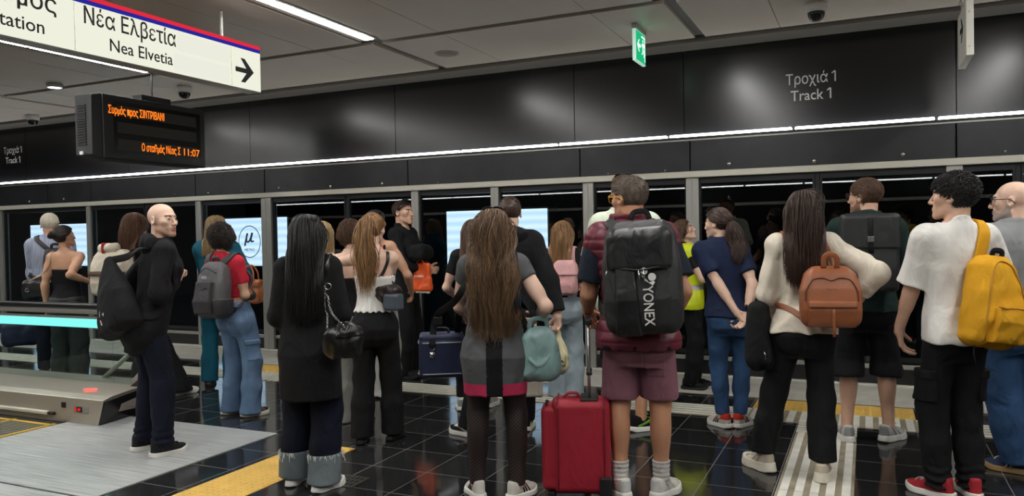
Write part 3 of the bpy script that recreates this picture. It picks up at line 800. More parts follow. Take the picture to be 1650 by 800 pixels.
    def arm(s, P, i, off=0., cut=None, r=None, k=.02):
        H, b = s.H, s.build; S, E, W = s.arms[i][:3]
        f = (1. if s.sex == 'm' else .88)*(.4+.6*b)*H
        R = r if r is not None else (.0285*f+off, .0240*f+off, .0172*f+off)
        d = smin(rc(P, S, E, R[0], R[1]), rc(P, E, W, R[1]*1.02, R[2]), k)
        if r is None:
            d = smin(d, rc(P, E+(W-E)*.12, E+(W-E)*.4, .0242*f+off, .0222*f+off), .02)
            d = smin(d, rc(P, S+(E-S)*.3, S+(E-S)*.65, .0272*f+off, .0260*f+off), .03)
        if cut is not None:
            ax = unit(E-S) if cut <= 1 else unit(W-E)
            p = S+(E-S)*cut if cut <= 1 else E+(W-E)*(cut-1)
            d = smax(d, (P-p)@ax, .006)
        return d
    def leg(s, P, i, off=0.):
        H, b = s.H, s.build; h, k, a = s.legs[i]
        f = H*(.45+.55*b)*(1. if s.sex == 'm' else .97)
        d = smin(rc(P, h, k, .045*f+off, .031*f+off), rc(P, k, a, .0295*f+off, .021*f+off), .03)
        u = a-k; back = unit(np.cross(np.cross(unit(u), unit(a-h)+A(0, 1e-3, 0)), unit(u)))
        sd = A(0, -1, 0); sd = unit(sd-unit(u)*(sd@unit(u)))
        d = smin(d, ell(P, k+u*.28+sd*.014*f, A(.030, .032, .085)*f+off), .03)
        d = smin(d, rc(P, h+(k-h)*.25+A(0, .01, 0), h+(k-h)*.6+A(0, .008, 0), .043*f+off, .038*f+off), .03)
        return d
    def body_sdf(s, P):
        d = s.core(P)
        for i in (0, 1):
            d = smin(d, s.arm(P, i), .025)
            d = smin(d, s.leg(P, i), .03)
            f, a = s.feet[i], s.fyaw[i]
            fd = A(-math.sin(a), math.cos(a), 0)
            d = smin(d, rc(P, s.legs[i][2]+A(0, 0, -.02), f+fd*.11+A(0, 0, .03), .034, .024), .03)
        return smin(d, s.neck_sdf(P), .03)
    def neck_sdf(s, P):
        r = (.056 if s.sex == 'm' else .046)*s.hs*s.neck
        return rc(P, s.nb+A(0, .004, -.02), s.hc+s.HR@(A(0, -.028, -.055)*s.hs), r*1.12, r)
    def head_sdf(s, P, ears=True, nose=True):
        h = s.hs; q = ((P-s.hc)@s.HR)/h; m = s.sex == 'm'
        ax = q.copy(); ax[:, 0] = np.abs(ax[:, 0])
        d = ell(q, (0, -.016, .032), (.076, .098, .084))
        d = smin(d, ell(q, (0, .026, -.03), (.058, .064, .078)), .03)
        d = smin(d, rc(ax, A(.044, .0, -.062), A(.012, .074, -.096), .020 if m else .015, .019 if m else .015), .024)
        d = smin(d, ell(ax, (.044, .056, -.014), (.021, .022, .02)), .025)
        d = smin(d, ell(q, (0, .074, -.062), (.03, .02, .028)), .02)
        if nose:
            d = smin(d, rc(ax, A(.0, .087, .032), A(.036, .070, .028), .011 if m else .007, .010 if m else .008), .016)
            d = smax(d, -(np.linalg.norm(ax-A(.032, .098, .008), axis=1)-.017), .016)
            d = smin(d, np.linalg.norm(ax-A(.031, .0745, .008), axis=1)-.0135, .004)
            d = smin(d, rc(q, A(0, .086, .018), A(0, .112 if m else .106, -.026), .0085 if m else .0075, .0115 if m else .0095), .010)
            d = smin(d, ell(ax, (.011, .1, -.031), (.009, .011, .008)), .007)
            d = smin(d, ell(q, (0, .0925, -.0575), (.022, .0095, .0058)), .005)
            d = smin(d, ell(q, (0, .0915, -.0685), (.019, .010, .0065)), .005)
            d = smin(d, ell(q, (0, .08, -.098), (.02, .016, .016)), .016)
        if ears:
            Re = Rz(-.35)@Rx(.2)
            e = ell(ax, (.078, -.014, -.004), (.0095, .021, .033), Re)
            e = smax(e, -ell(ax, (.089, -.010, -.001), (.011, .012, .02), Re), .005)
            d = smin(d, e, .008)
        return d*h
    def hand_parts(s, i):
        S, E, W, d, t, n = s.arms[i]; c = s.curl[i]
        k = (s.H/1.75)*(1. if s.sex == 'm' else .92)
        pal = []; fin = []
        base = W
        for off, ln, r in ((.030, (.043, .026, .021), .0088), (.011, (.047, .03, .023), .0090), (-.009, (.044, .028, .022), .0085), (-.027, (.034, .021, .019), .0076)):
            kn = base+(d*(.090-.12*abs(off-.008))+t*off)*k
            pal.append((base+(d*.018+t*off*.55)*k, kn, .0135*k, .0112*k))
            p = kn; ang = 0; ch = []
            for j, l in enumerate(ln):
                ang += c*(.75, 1.0, .8)[j]
                v = d*math.cos(ang)+n*math.sin(ang)+t*off*(.9 if j == 0 else .2)
                q = p+unit(v)*l*k; ch.append((p, q, r*k*(1-.1*j), r*k*(.92-.1*j))); p = q
            fin.append(ch)
        p = base+(d*.028+t*.026+n*.006)*k; ch = []
        for j, l in enumerate((.042, .032, .026)):
            v = unit(d*(.72+.12*j)+t*(.7-.28*j*min(1., c+.3))+n*(.25+.35*c*j))
            q = p+v*l*k; ch.append((p, q, (.0135, .0108, .0098)[j]*k, (.0112, .0098, .0082)[j]*k)); p = q
        fin.append(ch)
        return pal, fin, k
    def hand_sdf(s, P, i):
        pal, fin, k = s.hand_parts(i); S, E, W, d, t, n = s.arms[i]
        f = (1. if s.sex == 'm' else .88)*(.4+.6*s.build)*s.H
        D = rc(P, W-(W-E)*.25, W+d*.012, .0185*f*1.03, .017*f)
        for a, b, ra, rb in pal: D = smin(D, rc(P, a, b, ra, rb), .014)
        D = smin(D, ell(P, W+(d*.032+t*.024+n*.010)*k, A(.018, .018, .018)*k), .014)
        for ch in fin:
            c = None
            for a, b, ra, rb in ch:
                e = rc(P, a, b, ra, rb); c = e if c is None else smin(c, e, .003)
            D = smin(D, c, .0045)
        return D
    # ---- meshes
    def make_body(s, hres=.0036, brow=None, headless=False, stubble=None):
        """one continuous skin mesh: body, head and hands"""
        mats = [skin(s.tone), lipm, eyew, iris]
        zc = s.hc+s.HR@(A(0, -.01, -.128)*s.hs)
        ax = unit(s.hc-s.nb)
        pts = [s.hc+A(0, 0, .15)]+[p for a in s.arms for p in (a[0], a[1], a[2])]+[p for l in s.legs for p in l]+s.feet
        lo = np.min(pts, 0)-.16; hi = np.max(pts, 0)+.16; lo[2] = .0
        wr = [(a[2], unit(a[2]-a[1])) for a in s.arms]
        V, F = surfnets(lambda P: smin(s.body_sdf(P), s.head_sdf(P, False, False), .02), lo, hi, .0088)
        cen = V[F].mean(1)
        keep = ((cen-zc)@ax < .006)
        for w, u in wr: keep &= ~(((cen-w)@u > -.012) & (np.linalg.norm(cen-w, axis=1) < .10) & ((cen-w)@u < .09))
        parts = [(V, F[keep], np.zeros(keep.sum(), int))]
        def hd(P): return smin(s.head_sdf(P), s.neck_sdf(P), .018)
        V, F = surfnets(hd, s.hc-A(.13, .15, .19), s.hc+A(.13, .15, .14), hres)
        cen = V[F].mean(1); kp = (cen-zc)@ax > -.004; F = F[kp]; cen = cen[kp]
        q = ((cen-s.hc)@s.HR)/s.hs; aq = q.copy(); aq[:, 0] = np.abs(aq[:, 0])
        mi = np.zeros(len(F), int)
        mi[(ell(q, (0, .1, -.0572), (.023, .02, .0052)) < 0) | (ell(q, (0, .1, -.0685), (.0195, .02, .0062)) < 0)] = 1
        eye = (ell(aq, (.031, .09, .0075), (.0125, .02, .0056)) < 0)
        mi[eye] = 2
        mi[eye & (np.hypot(aq[:, 0]-.0315, aq[:, 2]-.0078) < .0062)] = 3
        if brow is not None:
            bz = .030-.004*np.abs(aq[:, 0]-.035)/.02
            mi[(np.abs(q[:, 2]-bz) < .0042) & (aq[:, 0] > .014) & (aq[:, 0] < .05) & (q[:, 1] > .05)] = 4
            mats = mats+[brow]
        if stubble is not None:
            while len(mats) < 5: mats.append(mats[0])
            mats.append(stubble)
            bl = np.interp(q[:, 1], [-.01, .015, .03, .06, .085, .12], [-.015, -.028, -.048, -.064, -.047, -.044])+.004*wob(q, .012, 2)
            be = (q[:, 2] < bl) & (q[:, 1] > -.008+.25*(q[:, 2]+.06)*(q[:, 2] < -.06)) & (q[:, 2] > -.118) & (mi == 0) & ~((aq[:, 0] < .014) & (q[:, 2] > -.05) & (q[:, 1] > .103))
            mi[be] = 5
        parts.append((V, F, mi))
        for i in (0, 1):
            w = s.arms[i][2]; u = wr[i][1]
            V, F = surfnets(lambda P: s.hand_sdf(P, i), w-.20, w+.20, .0033)
            cen = V[F].mean(1); kp = (cen-w)@u > -.018
            parts.append((V, F[kp], np.zeros(kp.sum(), int)))
        VV, FF, MM = [], [], []; n = 0
        for V, F, mi in parts:
            used = np.unique(F); re = -np.ones(len(V), int); re[used] = np.arange(len(used))
            VV.append(V[used]); FF.append(re[F]+n); MM.append(mi); n += len(used)
        return mesh_np('body', np.concatenate(VV), np.concatenate(FF), mats, np.concatenate(MM), s.root)
    def garment(s, name, f, m, lo=None, hi=None, h=.0085, parent=None, label=None):
        pts = [p for a in s.arms for p in a[:3]]+[p for l in s.legs for p in l]+[s.nb]
        lo = np.min(pts, 0)-.2 if lo is None else np.asarray(lo, float); hi = np.max(pts, 0)+.2 if hi is None else np.asarray(hi, float)
        V, F = surfnets(f, lo, hi, h)
        if not len(F): print('EMPTY', name); return None
        o = mesh_np(name, V, F, m, None, parent or s.root)
        if label: o['label'] = label
        return o
    # ---- clothing fields (z and lengths in fractions of the height where noted)
    def top_sdf(s, hem=.50, off=.014, sleeve=.55, soff=.012, flare=0., neck=.012, amp=.004, fs=.07, seed=1, tab=None, necky=.0, hemflare=.012, arms=(True, True), st=(1, 1, .6), scuff=None):
        H = s.H
        def f(P):
            z = P[:, 2]
            o = off+hemflare*np.clip((.62*H-z)/(.15*H), 0, 1)
            d = s.core(P, off) if tab is None else smin(s.core(P, off), s.torso(P, tab, 0), .03)
            if hemflare: d = d-hemflare*np.clip((.62*H-z)/(.12*H), 0, 1)
            d = smax(d, hem*H-z, .008)
            for i in (0, 1):
                if not arms[i] or not sleeve: continue
                fr = (1. if s.sex == 'm' else .88)*(.4+.6*s.build)*H
                if sleeve <= 1:
                    R = (.031*fr+soff, .029*fr+soff+flare, .03*fr)
                else: R = (.031*fr+soff, .027*fr+soff, .020*fr+soff+flare)
                a = s.arm(P, i, soff, sleeve, R, .03)
                d = smin(d, a, .03)
            if neck is not None:
                nr = (.056 if s.sex == 'm' else .046)*s.hs*s.neck
                d = smax(d, -rc(P, s.nb+A(0, .022+necky, -.022-necky*.8), s.nb+A(0, .02, .2), nr+neck, nr+neck+.03), .008)
            fold = amp*wob(P, fs, seed, st)
            return d-fold
        return f
    def pants_sdf(s, r=(.095, .07, .062, .06), hem=(.06, .06), waist=.555, off=.012, amp=.004, fs=.08, seed=2, crotch=.03, brk=0.):
        """r: thigh, knee, calf, hem radii in metres; hem heights in metres; brk: gather above the shoe"""
        H = s.H
        def f(P):
            z = P[:, 2]
            d = smax(s.core(P, off), z-waist*H, .006)
            for i in (0, 1):
                h, k, a = s.legs[i]; a0 = A(a[0], a[1], max(hem[i]-.02, 0))
                if hem[i] > k[2]:
                    e = rc(P, h+A(0, 0, .0), k, r[0], r[1])
                else:
                    mid = k+(a0-k)*.45
                    e = smin(smin(rc(P, h, k, r[0], r[1]), rc(P, k, mid, r[1], r[2]), .03), rc(P, mid, a0, r[2], r[3]), .03)
                e = smin(e, s.leg(P, i, max(off*.6, .007)), .02)
                if brk:
                    t = np.clip((hem[i]+.16-z)/.14, 0, 1); e = e-brk*t*np.sin(z*130+np.sin(P[:, 0]*40+i)*1.2)
                e = smax(e, hem[i]-z, .006)
                d = smin(d, e, crotch)
            d = d-amp*wob(P, fs, seed, (1, 1, .8))
            return d
        return f
    def shell(s, f, region, t=.004):
        """a raised patch lying on garment f inside region(P) < 0"""
        return lambda P: smax(f(P)-t, region(P), .003)
    def shoe_frame(s, i):
        a = s.fyaw[i]; return s.feet[i], Rz(a)
    def shoes(s, upper, sole, laces=None, stripe=None, k=1., sh=.03, high=0., name='shoe', stripes=0, slim=1., red=None, panel=None):
        """sneakers: midsole with raised heel, upper with padded collar, tongue, laces, overlays"""
        for i, sg in ((0, -1), (1, 1)):
            f0, R = s.shoe_frame(i)
            k2 = k*s.H/1.72*(1 if s.sex == 'm' else .97)
            def loc(P): return ((P-f0)@R)/k2
            def flat(q, g=0.):       # outline of the foot seen from above
                z0 = np.zeros(len(q)); p = np.stack([q[:, 0], q[:, 1], z0], 1)
                d = rc(p, A(0, -.056, 0), A(.004*sg, .10, 0), .034*slim+g, .046*slim+g)
                d = smin(d, rc(p, A(.002*sg, .09, 0), A(-.008*sg, .145, 0), .042*slim+g, .036*slim+g), .03)
                return d
            def top(q): return sh*(1+.25*np.clip((-q[:, 1]-.0)/.08, 0, 1))+.014*np.clip((q[:, 1]-.11)/.08, 0, 1)
            def sole_f(P):
                q = loc(P); t = top(q)
                g = .004+(.006+.16*max(0, sh-.03))*np.clip(1-q[:, 2]/np.maximum(t, .01), 0, 1)-.0025*np.sin(q[:, 1]*70)*(sh > .032)
                d2 = flat(q)-g
                bot = .0005+.02*np.clip((q[:, 1]-.13)/.05, 0, 1)**2+.008*np.clip((-q[:, 1]-.06)/.03, 0, 1)
                return smax(np.maximum(d2, q[:, 2]-t), bot-q[:, 2], .006)*k2*.8
            def up_f(P):
                q = loc(P)
                d = rc(q, A(0, -.05, .03), A(0, -.044, .095+high), .034*slim, .030*slim)
                d = smin(d, rc(q, A(0, -.035, .085+high), A(0, .0, .082+high), .035*slim, .036*slim), .02)
                d = smin(d, rc(q, A(0, -.02, .06), A(0, .085, .040), .038*slim, .036*slim), .025)
                d = smin(d, ell(q, A(-.004*sg, .120, .026), A(.045*slim, .068, .036)), .025)
                d = smax(d, flat(q)-.001, .014)
                d = smax(d, sh-.006-q[:, 2], .004)
                d = smax(d, q[:, 2]-(.098+high+.022*np.clip((-q[:, 1]-.02)/.05, -.2, 1)+.03*np.clip((q[:, 1]-.0)/.03, 0, 1)), .008)
                return d*k2*.85
            lo = f0-.24; hi = f0+.24; lo[2] = 0; hi[2] = .2+high
            o = s.garment(name, up_f, upper, lo, hi, .0040)
            if o is None: continue
            s.garment('sole', sole_f, sole, lo, hi, .0040, o)
            s.garment('tongue', lambda P: rbox(loc(P), (0, .022, .105+high), (.020, .012, .024), .010, Rx(-.55))*k2, upper, lo, hi, .004, o)
            if laces is not None:
                mb = MB(); c0 = A(0, 0, 0)
                for j in range(5):
                    y = .034+j*.019; q = []
                    for x in (-.024, -.012, 0, .012, .024):
                        w = f0+R@(A(x, y+.25*x*(1 if j % 2 else -1), .13)*k2)
                        for _ in range(14):
                            d = up_f(w[None])[0]; w = w-A(0, 0, max(min(d-.002, .02), -.02))
                        q.append(w)
                    mb.tube(q, .0032, 6)
                for sx in (-1, 1):
                    q = [A(sx*.004, .03, .112), A(sx*.018, .034, .122), A(sx*.03, .04, .108), A(sx*.012, .034, .11)]
                    mb.tube(spline([f0+R@(w*k2) for w in q], 12), .0026, 5)
                mb.build('laces', laces, o, True)
            if panel is not None:
                def pn_f(P):
                    q = loc(P)
                    r_ = np.minimum(np.minimum(q[:, 1]+.052+.25*(q[:, 2]-.05), .145-q[:, 1]-.3*q[:, 2]), np.abs((q[:, 1]-.02)+(q[:, 2]-.05)*.9)-.010)
                    r_ = np.minimum(r_, np.abs((q[:, 1]-.065)+(q[:, 2]-.05)*.9)-.008)
                    return np.maximum(np.maximum(up_f(P)-.0025, r_*k2), (q[:, 2]-.105)*k2)
                s.garment('overlay', pn_f, panel, lo, hi, .0035, o)
            if stripe is not None:
                def st_f(P):
                    q = loc(P); r_ = None
                    if stripes:
                        for j in range(stripes):
                            e = np.abs((q[:, 1]-.02-j*.022)+(q[:, 2]-.05)*.55)-.0055
                            r_ = e if r_ is None else np.minimum(r_, e)
                    else:
                        e = np.abs(q[:, 2]-(.05+.018*np.sin((q[:, 1]-.0)*22)))-.009; r_ = np.maximum(e, np.abs(q[:, 1]-.03)-.07)
                    r_ = np.maximum(r_, np.maximum(.02-np.abs(q[:, 0]), np.maximum(sh-q[:, 2], q[:, 2]-.085)))
                    return np.maximum(up_f(P)-.003, r_*k2)
                s.garment('stripe', st_f, stripe, lo, hi, .003, o)
            if red is not None:
                def c_f(P):
                    q = loc(P); return np.maximum(up_f(P)-.003, np.maximum(.070-q[:, 2], q[:, 1]-.015)*k2)
                s.garment('collar', c_f, red, lo, hi, .004, o)
    # ---- hair
    def project(s, p, f, off, it=5):
        p = np.atleast_2d(np.asarray(p, float)).copy()
        for _ in range(it):
            d, g = s.grad(f, p); p -= g*(d-off)[:, None]
        return p
    @staticmethod
    def grad(f, p, e=.004):
        d = f(p); g = np.stack([f(p+A(*(e if j == i else 0 for j in range(3))))-f(p-A(*(e if j == i else 0 for j in range(3)))) for i in range(3)], 1)
        return d, g/(np.linalg.norm(g, axis=1)[:, None]+1e-9)
    def scalp(s, n, rng, front=.075, nape=-.075, temple=.02):
        """hair roots in head space: points on the skull above the hairline"""
        out = []
        while sum(len(o) for o in out) < n:
            v = rng.normal(size=(n*3, 3)); v /= np.linalg.norm(v, axis=1)[:, None]
            t = np.full(len(v), .14)
            P = A(0, -.01, .02)+v*t[:, None]
            for _ in range(10):
                W = (P*s.hs)@s.HR.T+s.hc; d = s.head_sdf(W, False, False)/s.hs; t = t-d*.9; P = A(0, -.01, .02)+v*t[:, None]
            y, z = P[:, 1], P[:, 2]
            line = np.interp(y, [-.05, -.028, -.012, .012, .03, .06, .085], [nape, nape+.02, temple-.0, temple, temple+.02, front-.01, front])
            out.append(P[z > line])
        return np.concatenate(out)[:n]
    def hair_cap(s, P, off=.008, front=.075, nape=-.07, temple=.02, fluff=0., seed=3):
        q = ((P-s.hc)@s.HR)/s.hs
        line = np.interp(q[:, 1], [-.05, -.028, -.012, .012, .03, .06, .085], [nape, nape+.02, temple, temple, temple+.02, front-.01, front])
        d = s.head_sdf(P, False, False)-off*np.clip((q[:, 2]-line)/.03+.3, .2, 1)
        if fluff: d = d-fluff*wob(q, .022, seed)
        return smax(d, (line-q[:, 2])*s.hs, .006)
    def strands(s, pts, rad, m, name='hair', parent=None, tip=.25, n=3):
        """many tapered locks: pts (N, K, 3)"""
        N, K = pts.shape[:2]
        T = np.gradient(pts, axis=1); T /= np.linalg.norm(T, axis=2)[..., None]+1e-9
        a = np.zeros_like(T); a[..., 0] = .3; a[..., 1] = 1; a -= T*(a*T).sum(2)[..., None]; a /= np.linalg.norm(a, axis=2)[..., None]+1e-9
        b = np.cross(T, a)
        prof = np.interp(np.linspace(0, 1, K), [0, .1, .7, 1], [.7, 1, 1, tip])
        r = rad[:, None]*prof[None] if np.ndim(rad) else rad*prof[None].repeat(N, 0)
        ph = np.arange(n)*2*PI/n
        V = pts[:, :, None]+r[..., None, None]*(np.cos(ph)[None, None, :, None]*a[:, :, None]*1.5+np.sin(ph)[None, None, :, None]*b[:, :, None])
        i0 = (np.arange(N)[:, None, None]*K+np.arange(K-1)[None, :, None])*n; k = np.arange(n)[None, None]
        F = np.stack([i0+k, i0+(k+1) % n, i0+n+(k+1) % n, i0+n+k], -1).reshape(-1, 4)
        return V.reshape(-1, 3), F
    def flow(s, roots, dirs, L, step=.02, grav=.35, layer=None, rng=None, wave=0., wfreq=22., jit=.0, fields=None, stiff=.75, width=None, backto=None, hug=None):
        """let locks run over head, neck, shoulders and clothes"""
        fields = fields or s.collide+[lambda P: s.head_sdf(P, True, False)]
        p = roots.copy(); v = dirs.copy(); N = len(p)
        wr = .35+.65*np.sqrt(rng.random(N)) if rng is not None else 1.
        K = int(max(2, np.max(L)/step)); out = [p.copy()]; ds = (L/K)[:, None]
        for k in range(K):
            v = v*stiff+A(0, 0, -grav)+(rng.normal(size=v.shape)*jit if jit else 0); v /= np.linalg.norm(v, axis=1)[:, None]+1e-9
            p2 = p+v*ds
            lay_k = .003+(layer-.003)*min(1., (k+1)/K*(3.5 if K > 10 else 1.6))
            for f in fields:
                d, g = s.grad(f, p2); pen = np.maximum(lay_k-d, 0)
                p2 = p2+g*pen[:, None]*.9
            if hug is not None:
                d, g = s.grad(fields[-1], p2); p2 = p2-g*np.maximum(d-lay_k-hug, 0)[:, None]*.7
            if width is not None:      # keep the fall of the hair together
                drop = np.clip((s.hc[2]-p2[:, 2])/.55, -.3, 1); w = (width[0]+(width[1]-width[0])*np.clip(drop, 0, 1))*wr
                xr = p2[:, 0]-s.hc[0]; p2[:, 0] -= np.sign(xr)*np.maximum(np.abs(xr)-w, 0)*.45
            if backto is not None:
                k_ = (p2[:, 2] < s.hc[2]-.03*s.hs)
                lim = s.hc[1]+backto-np.clip(s.hc[2]-.03-p2[:, 2], 0, .12)*.9
                p2[:, 1] -= np.where(k_, np.maximum(p2[:, 1]-lim, 0)*.35, 0)
                for f in fields:
                    d, g = s.grad(f, p2); p2 = p2+g*np.maximum(lay_k-d, 0)[:, None]*.8
            v = (p2-p); v /= np.linalg.norm(v, axis=1)[:, None]+1e-9
            p = p2; out.append(p.copy())
        P = np.stack(out, 1)
        if wave:
            sarc = np.linspace(0, 1, P.shape[1])[None]*L[:, None]
            ph = 8*roots[:, 0]/.1+5*roots[:, 1]/.1+rng.normal(size=N)*.5
            P[..., 0] += wave*np.sin(sarc*wfreq+ph[:, None])*np.clip(sarc/.12, 0, 1)*math.cos(s.yaw*0)
            P[..., 1] += .5*wave*np.cos(sarc*wfreq*.9+ph[:, None]*1.3)*np.clip(sarc/.12, 0, 1)
        return P
    def long_hair(s, m, length=.45, n=1300, rad=.0030, wave=0., seed=1, front=.075, thick=.03, part=0., var=.06, wfreq=22., grav=.35, behind=True, name='hair', capoff=.01, jit=.03, nape=-.06, width=(.10, .14), backto=-.01):
        rng = np.random.default_rng(seed); n = int(n*2.3); rad *= .56
        q = s.scalp(n, rng, front=front, nape=nape)
        c = s.head_grad(q)
        side = np.sign(q[:, 0]-part+1e-6)
        fr = np.clip((q[:, 1]+.01)/.06, 0, 1)       # only the hair round the face parts sideways
        d = np.stack([side*.42*fr, -.75-.3*fr, np.full(n, -.2)], 1)+.04*c
        top = np.clip((q[:, 2]-.06)/.05, 0, 1)[:, None]
        d = d*(.6+.4*top)+A(0, -.15, 0)
        d /= np.linalg.norm(d, axis=1)[:, None]
        W = (q*s.hs)@s.HR.T+s.hc; D = d@s.HR.T
        low = np.clip((q[:, 2]+.06)/.17, 0, 1)
        L = (length-.0*low)*(1+rng.normal(size=n)*var)*(.72+.28*low)+.12*low
        lay = .004+thick*.8*rng.random(n)**1.3*(.35+.65*low)
        P = s.flow(W, D, L, .022 if wave else .028, grav, lay, rng, wave, wfreq, jit, None, .75, width, backto)
        V, F = s.strands(P, rad*(.7+.6*rng.random(n)), m)
        return s.hair_obj(V, F, m, capoff, front, nape, name)
    def head_grad(s, q):
        W = (q*s.hs)@s.HR.T+s.hc; d, g = s.grad(lambda P: s.head_sdf(P, False, False), W); return g@s.HR
    def hair_obj(s, V, F, m, capoff=.01, front=.075, nape=-.06, name='hair', extra=None, temple=.02, fluff=0.):
        f = lambda P: s.hair_cap(P, capoff, front, nape, temple, fluff) if extra is None else smin(s.hair_cap(P, capoff, front, nape, temple, fluff), extra(P), .02)
        V2, F2 = surfnets(f, s.hc-.2, s.hc+.2, .0055)
        if V is None: return mesh_np(name, V2, F2, m, None, s.root)
        return mesh_np(name, np.concatenate([V2, V]), np.concatenate([F2, F+len(V2)]), m, None, s.root)
    def short_hair(s, m, length=.03, n=900, rad=.0026, seed=1, front=.07, nape=-.065, temple=.015, comb=(0, -.6, .5), curl=0., capoff=.007, sides=.5, jit=.15, fluff=.002, lift=.7, name='hair'):
        rng = np.random.default_rng(seed); n = int(n*1.8); rad *= .68
        q = s.scalp(n, rng, front=front, nape=nape, temple=temple); c = s.head_grad(q)
        top = np.clip((q[:, 2]-.02)/.07, 0, 1)
        d = c*lift+np.asarray(comb, float)*(.4+.6*top[:, None])+rng.normal(size=c.shape)*jit
        d[:, 2] -= .8*(1-top)
        d /= np.linalg.norm(d, axis=1)[:, None]
        L = length*(sides+(1-sides)*top)*(.7+.6*rng.random(n))
        W = (q*s.hs)@s.HR.T+s.hc-(c@s.HR.T)*.002; D = d@s.HR.T
        lay = .002+.006*rng.random(n)*(.3+.7*top)
        P = s.flow(W, D, L, max(length/9, .004), .12, lay, rng, 0, 1, .06+curl*.5, [lambda P: s.head_sdf(P, True, False)], .8, None, None, .006+.35*length*(curl > 0)*.6)
        if curl:
            a = np.linspace(0, 1, P.shape[1])[None]*L[:, None]*150+rng.random(n)[:, None]*6
            P += curl*.045*np.stack([np.sin(a), np.cos(a), np.sin(a*.7+1)], -1)*np.linspace(0, 1, P.shape[1])[None, :, None]
        V, F = s.strands(P, rad*(.7+.6*rng.random(n)), m, tip=.3)
        return s.hair_obj(V, F, m, capoff, front, nape, name, None, temple, fluff)
    def tied_hair(s, m, tie=(0, -.1, .03), tail=.4, n=500, rad=.0026, bun=None, seed=1, wave=0., capoff=.007, tdir=(0, -.8, .15), spread=.02, front=.075, nape=-.065, band=None, thick=.03, name='hair'):
        """hair combed back over the skull to one point; a falling tail or a wound bun"""
        n = int(n*1.7); rng = np.random.default_rng(seed); tie = np.asarray(tie, float)
        n1 = 1500; q = s.scalp(n1, rng, front=front, nape=nape); K = 10; out = []; lay0 = s.head_grad(q)@s.HR.T*(rng.random((n1, 1))*.006)
        for k in range(K+1):
            u = k/K; p = q*(1-u)+tie*u
            W = (p*s.hs)@s.HR.T+s.hc
            W = s.project(W, lambda P: s.head_sdf(P, False, False), capoff+.002, 2)
            out.append(W+lay0)
        P1 = np.stack(out, 1)
        P1[:, -1] = (tie*s.hs)@s.HR.T+s.hc+rng.normal(size=(n1, 3))*.006
        V, F = s.strands(P1, np.full(n1, .0024), m, tip=.6)
        tw = (tie*s.hs)@s.HR.T+s.hc
        if bun:
            mbr = bun; cen = tw+(s.HR@unit(tdir))*mbr*.75; pts = []
            ax = s.HR@unit(tdir); e1 = unit(np.cross(ax, A(.2, .1, 1))); e2 = np.cross(ax, e1)
            for j in range(170):
                ph = rng.random()*6.28; rr = mbr*(.45+.5*rng.random()); zz = (rng.random()-.5)*mbr*1.1; aa = np.linspace(ph, ph+3.2, 10)
                r2 = math.sqrt(max(.05, 1-(zz/mbr)**2))*rr
                pts.append(cen+np.outer(np.cos(aa), e1)*r2+np.outer(np.sin(aa), e2)*r2+ax*(zz+.006*np.sin(aa*2))[:, None]*1.0)
            V2, F2 = s.strands(np.array(pts), np.full(170, .004), m, tip=.7)
            extra = lambda P: np.linalg.norm(P-cen, axis=1)-mbr*.85
        else:
            r0 = rng.normal(size=(n, 3))*.011
            d0 = np.tile(s.HR@unit(tdir), (n, 1))+rng.normal(size=(n, 3))*.22
            L = tail*(1+rng.normal(size=n)*.12)
            P2 = s.flow(tw+r0, d0/np.linalg.norm(d0, axis=1)[:, None], L, .016, .3, .006+thick*rng.random(n), rng, wave, 18, .05)
            lat = np.linspace(0, 1, P2.shape[1])
            P2 += rng.normal(size=(n, 1, 3))*spread*A(1, .6, .2)*np.interp(lat, [0, .25, 1], [0, .6, 1])[None, :, None]
            V2, F2 = s.strands(P2, rad*(.7+.6*rng.random(n)), m)
            extra = None
        o = s.hair_obj(np.concatenate([V, V2]), np.concatenate([F, F2+len(V)]), m, capoff, front, nape, name, extra)
        if band is not None:
            MB().tube([tw+s.HR@(A(.016*math.cos(a), -.008, .016*math.sin(a))) for a in np.linspace(0, 6.28, 14)[:-1]], .006, 6, True).build('hair_tie', band, o, True)
        return o
    def glasses(s, fm, lens, up=False, name='glasses', z=.006, big=1.):
        """spectacles on the nose, or pushed up on the hair"""
        mb = MB(); ln = MB(); h = s.hs
        def tr(p):
            p = A(*p)
            if up: p = Rx(1.02)@(p-A(0, 0, .03))+A(0, -.0165, .049)
            return s.hc+s.HR@(p*h)
        for sg in (-1, 1):
            c = A(sg*.034, .103, z); a = np.linspace(0, 2*PI, 24, endpoint=False)
            ring = [(c[0]+.0265*big*np.sign(math.cos(t))*abs(math.cos(t))**.7, c[1]-.012*abs(math.cos(t)) if sg*math.cos(t) > 0 else c[1], c[2]+.0205*big*np.sign(math.sin(t))*abs(math.sin(t))**.7) for t in a]
            R_ = [tr(p) for p in ring]
            mb.tube(R_, .0026*h*big, 6, True)
            n0 = len(R_)
            ln.add(np.array(R_+[np.mean(R_, 0)]), [(i, (i+1) % n0, n0) for i in range(n0)])
            mb.tube([tr(p) for p in ((sg*.06*big, .094, z+.008), (sg*.076, .07, z+.008), (sg*.084, .0, z+.008), (sg*.083, -.022, z-.004), (sg*.08, -.034, z-.018))], .0024*h*big, 6)
        mb.tube([tr(p) for p in ((-.009, .106, z+.006), (0, .109, z+.009), (.009, .106, z+.006))], .0024*h, 6)
        o = mb.build(name, fm, s.root, True); ln.build('lens', lens, o)
        return o

